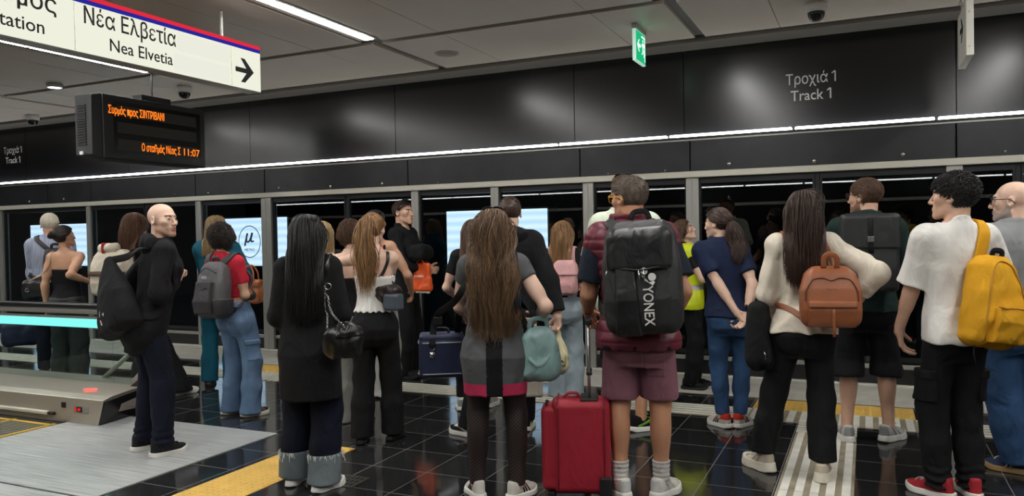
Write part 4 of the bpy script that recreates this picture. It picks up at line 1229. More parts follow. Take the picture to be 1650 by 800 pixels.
def paint(o, fn, mats):
    """give each face of a sewn garment the cloth it is cut from: fn(centres) -> index"""
    me = o.data; n = len(me.polygons); c = np.zeros(n*3); me.polygons.foreach_get('center', c)
    for m in mats[len(me.materials):]: me.materials.append(m)
    me.polygons.foreach_set('material_index', np.asarray(fn(c.reshape(-1, 3)), np.int32)); me.update()
def spline(pts, n=40):
    P = np.asarray(pts, float); P = np.vstack([2*P[0]-P[1], P, 2*P[-1]-P[-2]]); out = []
    m = len(P)-3
    for u in np.linspace(0, m-1e-6, n):
        i = int(u); t = u-i; a, b, c, d = P[i:i+4]
        out.append(.5*((2*b)+(-a+c)*t+(2*a-5*b+4*c-d)*t*t+(-a+3*b-3*c+d)*t**3))
    return np.array(out)
class Bag:
    """a bag placed against or beside a person; shapes are given about its own centre"""
    def __init__(s, p, name, label, cat, o, rot=0., tilt=0., roll=0., group=None):
        s.p = p; s.o = np.asarray(o, float)
        s.root = thing(name, label, cat, tuple(p.world(s.o)), p.yaw, group)
        s.T = Rz(rot)@Rx(tilt)@Ry(roll)          # bag axes inside the person's frame
    def part(s, name, f, m, half, h=.006, parent=None, label=None, c=(0, 0, 0)):
        half = np.asarray(half, float)*1.3+.02; c = np.asarray(c, float)
        V, F = surfnets(f, c-half, c+half, h)
        if not len(F): print('EMPTY', name); return None
        o = mesh_np(name, V@s.T.T, F, m, None, parent or s.root)
        if label: o['label'] = label
        return o
    def mb(s, name, mb, m, smooth=True, bevel=0., parent=None, label=None):
        mb.v = [v@s.T.T for v in mb.v]
        o = mb.build(name, m, parent or s.root, smooth, bevel)
        if label: o['label'] = label
        return o
    def loc(s, p): return (np.asarray(p, float)-s.o)
    def pt(s, q): return s.T@np.asarray(q, float)+s.o     # bag point -> person frame
    def strap(s, pts, m, w=.03, t=.006, f=None, off=.006, name='strap', n=48, snap=.05, nrm=(0, -1, 0), parent=None, chain=False):
        """pts in the person's frame; lies on clothing field f where it comes near"""
        P = spline(pts, n); N = np.tile(A(*nrm), (n, 1))
        if f is not None:
            for _ in range(4):
                d, g = s.p.grad(f, P); k = (d < off+snap)
                P[k] += (g*(off-d)[:, None])[k]*.9
            d, g = s.p.grad(f, P); k = d < off+snap*1.5; N[k] = g[k]
            for _ in range(2):
                P[1:-1] = .25*P[:-2]+.5*P[1:-1]+.25*P[2:]; N[1:-1] = .25*N[:-2]+.5*N[1:-1]+.25*N[2:]
        Q = P-s.o; mb = MB()
        if chain:
            L = np.concatenate([[0], np.cumsum(np.linalg.norm(np.diff(Q, axis=0), axis=1))]); c = int(L[-1]/.013)
            for i in range(c):
                u = (i+.5)*L[-1]/c; q = np.array([np.interp(u, L, Q[:, j]) for j in range(3)])
                q2 = np.array([np.interp(u+.003, L, Q[:, j]) for j in range(3)]); tt = unit(q2-q+1e-9)
                e = unit(np.cross(tt, A(.3, 1, .2))); e = e if i % 2 else np.cross(tt, e); an = np.linspace(0, 2*PI, 9)[:-1]
                mb.tube([q+tt*.0095*math.cos(a)+e*.0055*math.sin(a) for a in an], .0017, 5, True)
        else: mb.ribbon(Q, N, w, t)
        return mb.build(name, m, parent or s.root, True)
def pack_sdf(w, d, h, r=.06, top=.75, belly=.0, bot=.95):
    """rounded rucksack body: x across, y depth (front at -y), z up"""
    def f(P):
        z = P[:, 2]/h
        k = np.interp(z, [-1, -.5, .2, .75, 1], [bot, 1, 1, (1+top)/2, top])
        kd = np.interp(z, [-1, -.4, .3, 1], [1, 1.08+belly, 1, .72])
        q = P.copy(); q[:, 0] = P[:, 0]/k; q[:, 1] = (P[:, 1]-d)/kd+d
        return rbox(q, (0, 0, 0), (w, d, h), r)*.8
    return f
# ================================================================== cloth, hair and shoe materials
def cloth(n, c, r=.85, b=.12, bs=260, var=.08, vs=9, sheen=.0, spec=.25, crease=.45): return mat(n, rgb(*c), r, bump=b, bscale=bs, var=var, vscale=vs, sheen=sheen, spec=spec, crease=crease)
def hairm(n, c, var=.4, r=.42): return mat(n, rgb(*c), r, var=var, vscale=55, stretch=(1, 1, .1), spec=.5)
H_DARK = hairm('hair_black_brown', (40, 30, 27)); H_BLACK = hairm('hair_black', (26, 24, 24)); H_BROWN = hairm('hair_brown', (86, 62, 45), .4)
H_LIGHT = hairm('hair_light_brown', (148, 112, 74), .5); H_BLOND = hairm('hair_blond', (172, 146, 104), .35); H_WHITE = hairm('hair_white', (222, 212, 194), .12)
H_WAVY = hairm('hair_wavy_brown', (98, 74, 50), .55); H_GREY = hairm('hair_greying', (98, 86, 76), .45); H_DEEP = hairm('hair_deep_brown', (62, 44, 36), .4); H_CHEST = hairm('hair_chestnut', (98, 66, 46), .4)
BLK = cloth('black_cloth', (24, 24, 26)); BLK2 = cloth('black_trousers', (21, 21, 23), var=.15); BLKH = cloth('black_hoodie', (22, 22, 25), .9)
NAVY = cloth('navy_cloth', (28, 38, 66)); WHITE = cloth('white_cotton', (232, 230, 224)); CREAM = cloth('cream_blouse', (226, 216, 198), .7)
def denim(n, c, var=.28): return mat(n, rgb(*c), .85, bump=.25, bscale=320, var=var, vscale=5, spec=.2, crease=.55)
D_NAVY = denim('dark_denim', (21, 25, 40), .2); D_BLUE = denim('blue_denim', (58, 88, 128)); D_MID = denim('mid_denim', (102, 128, 160), .22); D_PALE = denim('pale_denim', (168, 184, 194), .15); D_CHAR = denim('charcoal_denim', (62, 66, 66), .2)
LEA_B = mat('black_leather', rgb(22, 22, 24), .28, bump=.25, bscale=90, spec=.6); LEA_T = mat('tan_leather', rgb(150, 88, 54), .42, bump=.12, bscale=130, var=.12, vscale=10)
LEA_D = mat('dark_brown_leather', rgb(44, 36, 32), .35, bump=.3, bscale=70)
STEEL = mat('buckle_steel', rgb(190, 190, 190), .25, 1.); GOLD = mat('buckle_gold', rgb(200, 170, 110), .3, 1.)
SH_W = mat('shoe_white', rgb(222, 218, 208), .55, bump=.08, bscale=200); SO_W = mat('sole_white', rgb(234, 232, 224), .6); LACE_W = mat('lace_white', rgb(238, 236, 230), .8)
SH_B = cloth('shoe_black', (24, 24, 26), .7); SO_B = mat('sole_black', rgb(20, 20, 22), .6); SH_BG = mat('shoe_beige', rgb(214, 204, 184), .65, bump=.1, bscale=200, var=.08, vscale=14); SO_BG = mat('sole_cream', rgb(228, 222, 204), .6)
SO_GUM = mat('sole_gum', rgb(168, 138, 92), .6); RED = cloth('shoe_red', (206, 54, 44), .6); SH_BR = mat('shoe_brown', rgb(92, 70, 58), .6, bump=.2, bscale=120); SH_G = mat('overlay_grey', rgb(150, 152, 152), .4); SH_BG2 = mat('overlay_beige', rgb(196, 184, 162), .7); SH_S = mat('shoe_silver', rgb(206, 206, 202), .45, bump=.1, bscale=240, var=.15, vscale=40)
LENS = mat('dark_lens', rgb(18, 18, 22), .08, spec=.8); FR_B = mat('frame_black', rgb(16, 16, 18), .25); LENS_C = glass('clear_lens', (.96, .96, .96), 1.45)
def stripes(n, c1, c2, scale, rot=(0, 0, 0), r=.8, dist=0., width=.5, soft=.04):
    m = mat(n, rgb(*c1), r); nt = m.node_tree; b = nt.nodes['Principled BSDF']
    tc = nt.nodes.new('ShaderNodeTexCoord'); mp = nt.nodes.new('ShaderNodeMapping'); mp.inputs['Rotation'].default_value = rot
    w = nt.nodes.new('ShaderNodeTexWave'); w.inputs['Scale'].default_value = scale; w.inputs['Distortion'].default_value = dist
    rp = nt.nodes.new('ShaderNodeValToRGB'); rp.color_ramp.elements[0].position = width-soft; rp.color_ramp.elements[1].position = width+soft
    rp.color_ramp.elements[0].color = (*rgb(*c1), 1); rp.color_ramp.elements[1].color = (*rgb(*c2), 1)
    nt.links.new(tc.outputs['Object'], mp.inputs[0]); nt.links.new(mp.outputs[0], w.inputs['Vector']); nt.links.new(w.outputs[0], rp.inputs[0]); nt.links.new(rp.outputs[0], b.inputs['Base Color'])
    return m
def fishnet():
    m = mat('fishnet_black', rgb(24, 20, 20), .6); nt = m.node_tree; b = nt.nodes['Principled BSDF']
    tc = nt.nodes.new('ShaderNodeTexCoord'); outs = []
    for a in (.85, -.85):
        mp = nt.nodes.new('ShaderNodeMapping'); mp.inputs['Rotation'].default_value = (0, a, 0)
        w = nt.nodes.new('ShaderNodeTexWave'); w.inputs['Scale'].default_value = 21; w.wave_profile = 'SIN'
        nt.links.new(tc.outputs['Object'], mp.inputs[0]); nt.links.new(mp.outputs[0], w.inputs['Vector']); outs.append(w)
    mx = nt.nodes.new('ShaderNodeMath'); mx.operation = 'MAXIMUM'
    nt.links.new(outs[0].outputs['Fac'], mx.inputs[0]); nt.links.new(outs[1].outputs['Fac'], mx.inputs[1])
    rp = nt.nodes.new('ShaderNodeValToRGB'); rp.color_ramp.elements[0].position = .55; rp.color_ramp.elements[1].position = .8
    rp.color_ramp.elements[0].color = (*rgb(66, 46, 42), 1); rp.color_ramp.elements[1].color = (*rgb(18, 16, 17), 1)
    nt.links.new(mx.outputs[0], rp.inputs[0]); nt.links.new(rp.outputs[0], b.inputs['Base Color'])
    return m
def mid(a, b): return ((a[0]+b[0])/2, (a[1]+b[1])/2)
def person(label, H, sex, yaw, fp, **k):
    """fp: the two shoes' ground pixels, the person's left first"""
    f = [fl(*q) for q in fp]; c = (f[0]+f[1])/2
    if 'at' in k: c = fl(*k.pop('at'))
    return Person(label, H, sex, (c.x, c.y+k.pop('dy', 0)), yaw, f, **k)
def hood(p, m, f, w=.115, z=.0, back=-.075, name='hood'):
    c = p.nb+A(0, back, .0+z)
    def h(P):
        d = ell(P, c, (w, .062, .085)); d = smin(d, rc(P, p.nb+A(-.085, -.01, .0), p.nb+A(.085, -.01, .0), .035, .035), .04)
        d = smin(d, rc(P, p.nb+A(-.075, .0, .005), p.nb+A(-.035, .075, -.06), .032, .022), .03); d = smin(d, rc(P, p.nb+A(.075, .0, .005), p.nb+A(.035, .075, -.06), .032, .022), .03)
        nr = .064*p.hs
        d = smax(d, -rc(P, p.nb+A(0, .01, -.02), p.nb+A(0, -.005, .16), nr, nr+.03), .015)
        return d-.006*wob(P, .045, 5)
    o = p.garment(name, h, m, c-.3, c+.3, .006); p.collide.append(h); return o

def socks(p, z0, z1, r, m):
    p.socks = []
    for i in (0, 1):
        a = p.legs[i][2]; k = p.legs[i][1]
        f = lambda P: smax(smax(smin(p.leg(P, i, .005), rc(P, a, a+(k-a)*.4, r*.9, r*1.05), .01)-.002*np.sin(P[:, 2]*260), P[:, 2]-z1, .004), z0-P[:, 2], .004)
        p.socks.append(p.garment('sock', f, m, a-A(.12, .12, .2), a+A(.12, .12, .25), .005))
# ================================================================== people, from the left of the platform
# 1 white-haired man
p = p1 = person('white-haired man in a blue striped shirt facing the doors, far left', 1.83, 'm', .85, ((72, 603), (97, 604)), tone='tan', head=(.1, -.05, 0), build=1.05,
           arms=[{'wp': (58, 478, -.05), 'ep': (50, 440, -.1)}, None], dy=.02)
p.make_body()
f = p.top_sdf(hem=.49, off=.022, sleeve=1.9, soff=.016, amp=.006); p.garment('shirt', f, stripes('blue_stripes', (84, 98, 140), (200, 204, 216), 22, (0, 0, 0), .8)); p.collide.append(f); p.f = f
p.garment('collar', lambda P: smax(rc(P, p1.nb+A(0, .0, -.012), p1.nb+A(0, .0, .03), .078, .066)-0, -rc(P, p1.nb+A(0, .0, -.05), p1.nb+A(0, 0, .09), .064, .06), .004), mat('collar_blue', rgb(88, 96, 128), .8), p.nb-.15, p.nb+.15, .005)
p.garment('trousers', p.pants_sdf((.09, .075, .07, .07), off=.012), D_NAVY)
p.shoes(SH_B, SO_B)
p.short_hair(H_WHITE, .028, 1100, rad=.003, front=.05, temple=.012, comb=(0, -.5, -.1), seed=2)
# 2 bare-shouldered woman with bun
p = p2 = person('woman with dark bun in a black strapless top and grey jeans', 1.67, 'f', .62, ((98, 622), (128, 622)), tone='olive', head=(-.75, .12, 0), arms=[None, {'wp': (147, 455, .10), 'ep': (128, 478, -.10), 'd': (-.3, .6, .6)}])
p.make_body(brow=H_DARK)
t = p.top_sdf(hem=.53, off=.009, sleeve=0, neck=None, amp=.0015)
top = lambda P: smax(t(P), P[:, 2]-.735*p2.H-.03*P[:, 1], .006)
p.garment('strapless_top', top, BLK); p.f = top
p.garment('jeans', p.pants_sdf((.095, .088, .09, .09), (.03, .03), .56, off=.014, amp=.006), D_CHAR)
p.garment('belt_loop', p.shell(p.pants_sdf((.095, .088, .09, .09), (.03, .03), .56, off=.014), lambda P: np.abs(P[:, 2]-.548*p2.H)-.014, .004), D_CHAR)
p.shoes(SH_B, SO_B)
p.tied_hair(H_DARK, (0, -.105, .035), bun=.042, seed=3, tdir=(0, -1, .1))
# 3 woman with long brown hair and cream rucksack
p = p3 = person('woman with long brown hair carrying a cream rucksack, behind the bald man', 1.77, 'f', .05, ((290, 636), (226, 641)), at=(228, 638), footyaw=(-.25, .0), tone='light', head=(-.1, 0, 0), arms=[{'w': (-.08, .2, 1.0)}, {'w': (.08, .2, 1.02)}], dy=0)
p.make_body(brow=H_BROWN)
f = p.top_sdf(sleeve=1.9, off=.02, soff=.014); p.garment('jacket', f, BLK); p.collide.append(f); p.f = f
p.garment('trousers', p.pants_sdf((.095, .085, .10, .125), (.04, .04), off=.014), BLK2)
p.shoes(SH_W, SO_W, LACE_W)
p.long_hair(H_CHEST, .44, 1200, .0036, seed=4, thick=.035)
# 4 bald man
p = p4 = person('bald man in a black hooded coat looking back over his right shoulder', 1.765, 'm', -.5, ((231, 725), (262, 735)), tone='fair', head=(-1.0, 0, .0), build=.93, lean=(.0, .11), footyaw=(-.1, -.15),
           arms=[{'w': (-.24, .02, .94), 'pole': (-.5, -1, 0)}, {'wp': (285, 452, .14), 'ep': (268, 505, .0), 'd': (-.5, .4, .75), 't': (-.6, -.4, .3)}], curl=(.5, 1.25))
p.make_body(hres=.0032, brow=H_DEEP, stubble=mat('stubble', rgb(196, 154, 132), .55))
f = p.top_sdf(hem=.40, off=.022, sleeve=1.88, soff=.016, amp=.008, fs=.09, seed=3, hemflare=.02); p.garment('coat', f, BLKH); p.collide.append(f); p.f = f
hood(p, BLKH, f, .13, .0)
p.garment('jeans', p.pants_sdf((.09, .078, .072, .07), (.07, .07), off=.016, amp=.005, brk=.008), D_NAVY)
tr = p.pants_sdf((.09, .078, .072, .07), (.07, .07), off=.016, amp=.005, brk=.008)
p.garment('back_pocket', p.shell(tr, lambda P: np.maximum(np.abs(P[:, 0]-.085)-.065, np.maximum(np.abs(P[:, 2]-.80)-.07, P[:, 1])), .004), D_NAVY)
p.shoes(SH_B, SO_W, cloth('lace_black', (18, 18, 20)))
# 5 woman in teal
p = p5 = person('blond woman in a teal top and trousers behind the woman in red', 1.74, 'f', .55, ((338, 622), (373, 622)), tone='light', build=1.12, head=(0, 0, 0), arms=[{'wp': (345, 470, .2)}, {'wp': (400, 455, .2), 'ep': (398, 440, -.1)}])
p.make_body(brow=H_BLOND)
TEAL = cloth('teal_cloth', (24, 92, 112), .8)
f = p.top_sdf(hem=.46, off=.028, sleeve=1.9, soff=.024, amp=.006); p.garment('blouse', f, TEAL); p.collide.append(f); p.f = f
p.garment('trousers', p.pants_sdf((.09, .078, .08, .085), (.05, .05), off=.016), TEAL)
p.shoes(SH_BR, SO_B)
p.long_hair(H_BLOND, .30, 1000, .0036, seed=5, thick=.03)
p.glasses(FR_B, LENS, up=True, name='sunglasses')
# 6 woman in red
p = p6 = person('woman with short dark curls in a red T-shirt and pale cargo jeans', 1.62, 'f', .02, ((372, 667), (404, 671)), tone='light', footyaw=(-.35, -.38), head=(.25, .2, 0), build=.98, lean=(-.03, -.10),
           arms=[{'w': (-.14, .12, 1.0), 'pole': (-.9, -.5, -.4), 'd': (.3, .2, .9)}, {'w': (-.03, .12, 1.0), 'pole': (.8, -.7, -.4), 'd': (-.9, .05, .25)}])
p.make_body(brow=H_DARK)
REDT = cloth('red_cotton', (186, 40, 58)); f = p.top_sdf(hem=.625, off=.012, sleeve=.62, soff=.012, amp=.003, hemflare=.002); p.garment('t_shirt', f, REDT); p.collide.append(f); p.f = f
tr = p.pants_sdf((.092, .08, .08, .09), (.03, .03), .60, off=.014, amp=.006); p.garment('cargo_jeans', tr, D_MID)
p.garment('cargo_pocket', p.shell(tr, lambda P: np.maximum(np.abs(P[:, 2]-.56)-.085, np.maximum(np.abs(P[:, 1]+.02)-.075, .13-P[:, 0])), .012), D_MID)
p.garment('pocket_flap', p.shell(tr, lambda P: np.maximum(np.abs(P[:, 2]-.63)-.022, np.maximum(np.abs(P[:, 1]+.02)-.08, .13-P[:, 0])), .018), D_MID)
p.shoes(SH_BR, SO_BG, None, panel=SH_B, sh=.034)
p.short_hair(H_DARK, .085, 1500, .0036, seed=6, comb=(0, -.5, .25), curl=.25, sides=.8, nape=-.10, jit=.4, lift=1.0, fluff=.008, capoff=.02)
# 7 woman in the black coat
p = p7 = person('woman with straight black hair in a black coat and wide cuffed jeans', 1.635, 'f', .50, ((474, 780), (522, 790)), at=(506, 786), footyaw=(.35, -.1), tone='fair', build=1.0, head=(.0, .05, 0), arms=[{'w': (-.14, .20, .93), 'pole': (-.35, -1, -.4)}, {'w': (.13, .22, .98), 'pole': (.35, -1, -.4)}])
p.make_body(brow=H_BLACK)
ct = np.array([[.33,.112,.094,-.012],[.42,.110,.094,-.014],[.50,.108,.090,-.016],[.60,.100,.080,-.006],[.70,.096,.076,-.004],[.76,.088,.066,-.006]])*p.H
COAT = cloth('black_wool', (27, 27, 29), .95, .2, 200)
f = p.top_sdf(hem=.335, off=.02, sleeve=1.93, soff=.019, amp=.005, fs=.1, seed=4, tab=ct, flare=.012, hemflare=0.); p.garment('coat', f, COAT); p.collide.append(f); p.f = f
tr = p.pants_sdf((.10, .092, .088, .088), (.055, .05), .55, off=.014, amp=.005, fs=.1, crotch=.008); p.garment('jeans', tr, D_NAVY)
CUFF = denim('cuff_grey', (112, 122, 126), .12)
cf = p.garment('turned_up_cuff', lambda P: smax(tr(P)-.008, np.maximum(P[:, 2]-.215-.02*P[:, 0], .045-P[:, 2]), .003), CUFF)
mb = MB(); rng = np.random.default_rng(5)
for i in (0, 1):
    c = p.legs[i][2]
    for k in range(44):
        a = rng.random()*6.28; q = A(c[0]+.2*math.cos(a), c[1]+.2*math.sin(a), .214)
        q = p.project(q, tr, .011, 8)[0]; q[2] = .216+.02*q[0]
        L = .015+.05*rng.random()**2; dx, dy = rng.normal(size=2)*.006
        mb.tube([q, q+A(dx*.5, dy*.5, -L*.5)+A(0, 0, 0), q+A(dx, dy, -L)], .0014, 4)
tag(mb.build('frayed_thread', LACE_W, cf), kind='stuff')
p.shoes(SH_W, SO_W, LACE_W, sh=.036, panel=SH_S)
p.long_hair(H_BLACK, .50, 2000, .0036, seed=7, thick=.05, width=(.105, .115))
# 8 fair woman mostly hidden
p = p8 = Person('fair-haired woman mostly hidden behind the woman in the black coat', 1.64, 'f', (-4.32, 5.45), .6, None, arms=[{'w': (-.2, .12, .95)}, None])
p.make_body()
f = p.top_sdf(sleeve=1.9, off=.02); p.garment('jacket', f, BLK); p.collide.append(f)
p.garment('trousers', p.pants_sdf((.095, .085, .09, .095), (.05, .05), off=.014), D_NAVY); p.shoes(SH_B, SO_B)
p.long_hair(H_BLOND, .35, 900, .0036, seed=8)
# 9 woman with short brown curls
p = p9 = person('woman with short brown hair and bare shoulders, partly hidden by the ponytail woman', 1.625, 'f', .85, ((553, 680), (585, 672)), tone='fair', head=(.15, .1, 0), arms=[None, {'w': (.16, .2, 1.0)}])
p.make_body(brow=H_BROWN)
t9 = p.top_sdf(hem=.53, off=.01, sleeve=0, neck=None); p.garment('top', lambda P: smax(t9(P), P[:, 2]-.72*p9.H, .006), BLK)
p.garment('trousers', p.pants_sdf((.09, .09, .095, .10), (.01, .01), .57, off=.014, amp=.007), cloth('grey_linen', (136, 136, 132), .9)); p.shoes(SH_W, SO_W)
p.short_hair(H_BROWN, .07, 1300, .0032, seed=9, comb=(0, -.3, -.3), curl=.2, sides=.9, nape=-.09, jit=.35, lift=.8, fluff=.006, capoff=.016)
# 10 ponytail woman
p = p10 = person('woman with light brown ponytail in a white bandeau top and black trousers', 1.665, 'f', .50, ((583, 714), (634, 708)), footyaw=(.5, .1), tone='fair', build=.97, head=(-.35, -.02, 0),
            arms=[{'wp': (541, 420, .30), 'ep': (548, 455, .05), 'd': (-.95, .2, .15), 't': (0, .5, .8)}, {'wp': (612, 498, .30), 'ep': (640, 472, -.05), 'd': (-.4, .9, .0)}], curl=(.35, .5))
p.make_body(brow=H_BROWN)
t10 = p.top_sdf(hem=.575, off=.014, sleeve=0, neck=None, amp=.003, fs=.05, hemflare=.022)
def ban(P):
    a = np.arctan2(P[:, 1], P[:, 0])
    return smax(t10(P)-.005*np.sin(a*17)*np.clip((.70*p10.H-P[:, 2])/.15, 0, 1), P[:, 2]-.728*p10.H-.004*np.sin(a*17), .004)
p.garment('bandeau_top', ban, WHITE, h=.006); p.f = ban
p.garment('trousers', p.pants_sdf((.09, .078, .08, .085), (.05, .05), .59, off=.010, amp=.004), BLK2); p.shoes(SH_B, SO_B, None, slim=.85)
p.tied_hair(H_LIGHT, (0, -.085, .075), .44, 750, .003, seed=10, wave=.012, tdir=(0, -.9, .3), spread=.016, band=BLK, thick=.02)
p.glasses(FR_B, LENS, up=True, name='sunglasses')
# 11 woman with striped straps
p = p11 = Person('woman with black hair in a pink top with black straps, behind the ponytail woman', 1.74, 'f', (-4.13, 6.02), .15, None, tone='olive', head=(-.15, .1, 0), arms=[None, {'w': (.24, .2, .98), 'pole': (.7, -.5, -.5)}])
p.make_body(brow=H_BLACK)
f = p.top_sdf(hem=.54, off=.009, sleeve=0, neck=.035, amp=.002)
tank = lambda P: smax(smax(f(P), np.abs(P[:, 0])-.115, .01), P[:, 2]-.82*p11.H, .01)
o = p.garment('tank_top', tank, cloth('pink_top', (224, 130, 138)), h=.006)
paint(o, lambda c: ((np.abs(np.abs(c[:, 0])-.075) < .009) | (np.abs(np.abs(c[:, 0])-.108) < .009))*1, [None, BLK]); p.collide.append(f)
p.garment('trousers', p.pants_sdf((.09, .09, .095, .10), (.02, .02), .57, off=.014, amp=.008), cloth('white_linen', (214, 212, 206), .9)); p.shoes(SH_W, SO_W)
p.tied_hair(H_BLACK, (0, -.09, .06), .42, 500, .0036, seed=11, tdir=(0, -.9, .2))
# 12 man in black with orange bag
p = p12 = person('young man all in black facing right, holding an orange plastic bag', 1.88, 'm', -1.5, ((664, 600), (650, 610)), footyaw=(-1.4, -1.6), tone='light', head=(-.12, .05, 0), build=.95,
            arms=[{'w': (-.06, .24, 1.14), 'pole': (-.9, -.5, -.5), 'd': (.6, .7, -.2), 't': (0, .2, 1)}, {'w': (.03, .27, 1.15), 'pole': (.9, -.5, -.5), 'd': (-.6, .7, -.2), 't': (0, .2, 1)}], curl=(1., 1.))
p.make_body(hres=.0032, brow=H_DEEP)
f = p.top_sdf(hem=.49, off=.024, sleeve=1.9, soff=.02, amp=.006); p.garment('sweater', f, BLK); p.collide.append(f); p.f = f
p.garment('trousers', p.pants_sdf((.10, .09, .09, .09), (.05, .05), off=.018, amp=.006), BLK2); p.shoes(SH_B, SO_B)
p.short_hair(H_DEEP, .022, 900, .0028, seed=12, comb=(0, .2, .3), sides=.4)
p.glasses(FR_B, LENS, up=True, name='sunglasses')
mb = MB(); mb.tube([p.nb+A(.062*math.sin(a), .03+.075*math.cos(a)*(1 if math.cos(a) > 0 else .4), -.055-.05*max(0, math.cos(a))) for a in np.linspace(0, 6.28, 30)[:-1]], .0018, 5, True)
mb.build('necklace', STEEL, p.root)
# 13 woman with long straight brown hair
p = p13 = person('woman with long straight brown hair in black, left of the grey dress', 1.63, 'f', .48, ((744, 660), (790, 655)), footyaw=(.5, .1), tone='fair', arms=[{'w': (-.16, .22, .95)}, {'w': (.2, .2, .98)}])
p.make_body()
f = p.top_sdf(hem=.52, off=.014, sleeve=.55); p.garment('t_shirt', f, BLK); p.collide.append(f); p.f = f
p.garment('leggings', p.pants_sdf((.08, .055, .05, .042), (.11, .11), off=.008, amp=.002), BLK2)
socks(p, .075, .125, .038, WHITE)
p.shoes(SH_S, SO_W, LACE_W, panel=SH_G, sh=.034)
p.long_hair(H_BROWN, .56, 1600, .0036, seed=13, thick=.035, width=(.10, .15))
# 14 woman in the grey dress
p = p14 = person('woman with long wavy brown hair in a grey dress with a pink hem', 1.64, 'f', .44, ((770, 800), (834, 802)), footyaw=(.75, -.25), tone='fair', build=1.1, bust=.9, head=(-.05, .05, 0),
            arms=[{'wp': (752, 508, .25), 'ep': (741, 488, .0)}, {'wp': (868, 512, .22), 'ep': (886, 500, .0), 'd': (-.5, .6, -.4)}], curl=(.9, .9))
p.make_body()
dt = np.array([[.35,.106,.088,-.016],[.42,.111,.092,-.018],[.50,.114,.096,-.020],[.55,.106,.088,-.014],[.60,.094,.076,-.004],[.66,.090,.072,.0],[.72,.090,.074,.0],[.78,.082,.058,-.004]])*p.H
f0 = p.top_sdf(hem=.37, off=.012, sleeve=.34, soff=.012, amp=.003, fs=.06, seed=5, tab=dt, hemflare=0.)
f = lambda P: f0(P)-.003*np.sin(P[:, 2]*70+3*P[:, 0]*8)*np.clip(1-np.abs(P[:, 2]-.93)/.12, 0, 1)
GREY = cloth('grey_jersey', (82, 84, 86), .85); PINK = cloth('pink_jersey', (188, 52, 88), .85); TEALB = cloth('blue_jersey', (20, 74, 110), .85)
o = p.garment('dress', f, GREY, h=.006); p.collide.append(f); p.f = f
paint(o, lambda c: np.where((np.abs(c[:, 0]-.0) < .045) & (c[:, 1] < 0) & (c[:, 2] < 1.06), 1, np.where(c[:, 2] < .37*p14.H+.068, 2, np.where((np.abs(c[:, 2]-1.095) < .035) & (np.abs(c[:, 0]) < .185), 3, 0))), [None, BLK, PINK, TEALB])
p.garment('fishnet_tights', p.pants_sdf((.07, .05, .05, .04), (.075, .075), .48, off=.004, amp=0., crotch=.02), fishnet())
p.shoes(SH_W, SO_W, LACE_W, SH_B, stripes=3)
p.long_hair(H_WAVY, .58, 2600, .0036, wave=.013, seed=14, thick=.06, wfreq=26, width=(.12, .19))
p.glasses(FR_B, mat('blue_lens', rgb(52, 54, 96), .1), up=True, name='sunglasses', big=1.15)
# 15 man in black hoodie
p = p15 = person('man with cropped hair in a black hoodie, right of the grey dress', 1.78, 'm', .42, ((752, 702), (848, 692)), at=(828, 697), footyaw=(1.2, .3), tone='fair', build=1.04, head=(.1, 0, 0), dy=.0,
            arms=[None, {'wp': (903, 520, -.03), 'ep': (910, 470, -.06), 'd': (.0, .1, -1), 't': (-.6, .8, 0)}], curl=(.5, 1.2))
p.make_body()
f = p.top_sdf(hem=.47, off=.03, sleeve=1.93, soff=.028, amp=.008, fs=.08, seed=6); p.garment('hoodie', f, BLKH); p.collide.append(f); p.f = f
hood(p, BLKH, f, .14)
p.garment('trousers', p.pants_sdf((.095, .08, .075, .07), (.07, .07), off=.016), BLK2); p.shoes(SH_B, SO_W, LACE_W, SH_W)
p.short_hair(H_DEEP, .012, 1300, .0026, seed=15, comb=(0, -.2, .1), sides=.35, nape=-.055)
# 16 fair brown woman with pink rucksack
p = p16 = person('woman with long fair-brown hair and pale jeans, beside the black hoodie', 1.61, 'f', .12, ((898, 640), (926, 641)), tone='light', head=(.1, .05, 0), arms=[None, {'wp': (945, 480, .15), 'ep': (940, 470, -.1)}])
p.make_body()
f = p.top_sdf(hem=.57, off=.012, sleeve=.9, soff=.02); p.garment('top', f, BLK); p.collide.append(f); p.f = f
p.garment('jeans', p.pants_sdf((.088, .078, .08, .088), (.02, .02), .60, off=.013, amp=.006), D_PALE); p.shoes(SH_W, SO_W)
p.long_hair(H_LIGHT, .42, 1200, .0036, wave=.006, seed=16, thick=.03)
# 18 tall man in pale green
p = p18 = person('tall man in a pale T-shirt and shorts, almost hidden by the sports rucksack', 1.93, 'm', .25, ((990, 686), (1033, 694)), footyaw=(.6, -.75), tone='tan', build=1.02, dy=.0, arms=[{'w': (-.25, .2, 1.0)}, {'w': (.2, .3, 1.15)}])
p.make_body()
f = p.top_sdf(hem=.47, off=.03, sleeve=.8, soff=.03, amp=.006, flare=.012); p.garment('t_shirt', f, cloth('pale_green_cotton', (222, 232, 212))); p.collide.append(f)
p.garment('shorts', p.pants_sdf((.10, .095, .09, .08), (.52, .52), off=.018), BLK2); p.shoes(SH_B, SO_W, mat('lace_green', rgb(110, 170, 40), .7), mat('stripe_green', rgb(120, 180, 60), .6))
p.short_hair(H_BROWN, .02, 800, .0028, seed=18, comb=(0, -.1, .3), sides=.4)
p.glasses(FR_B, LENS, up=True, name='sunglasses')
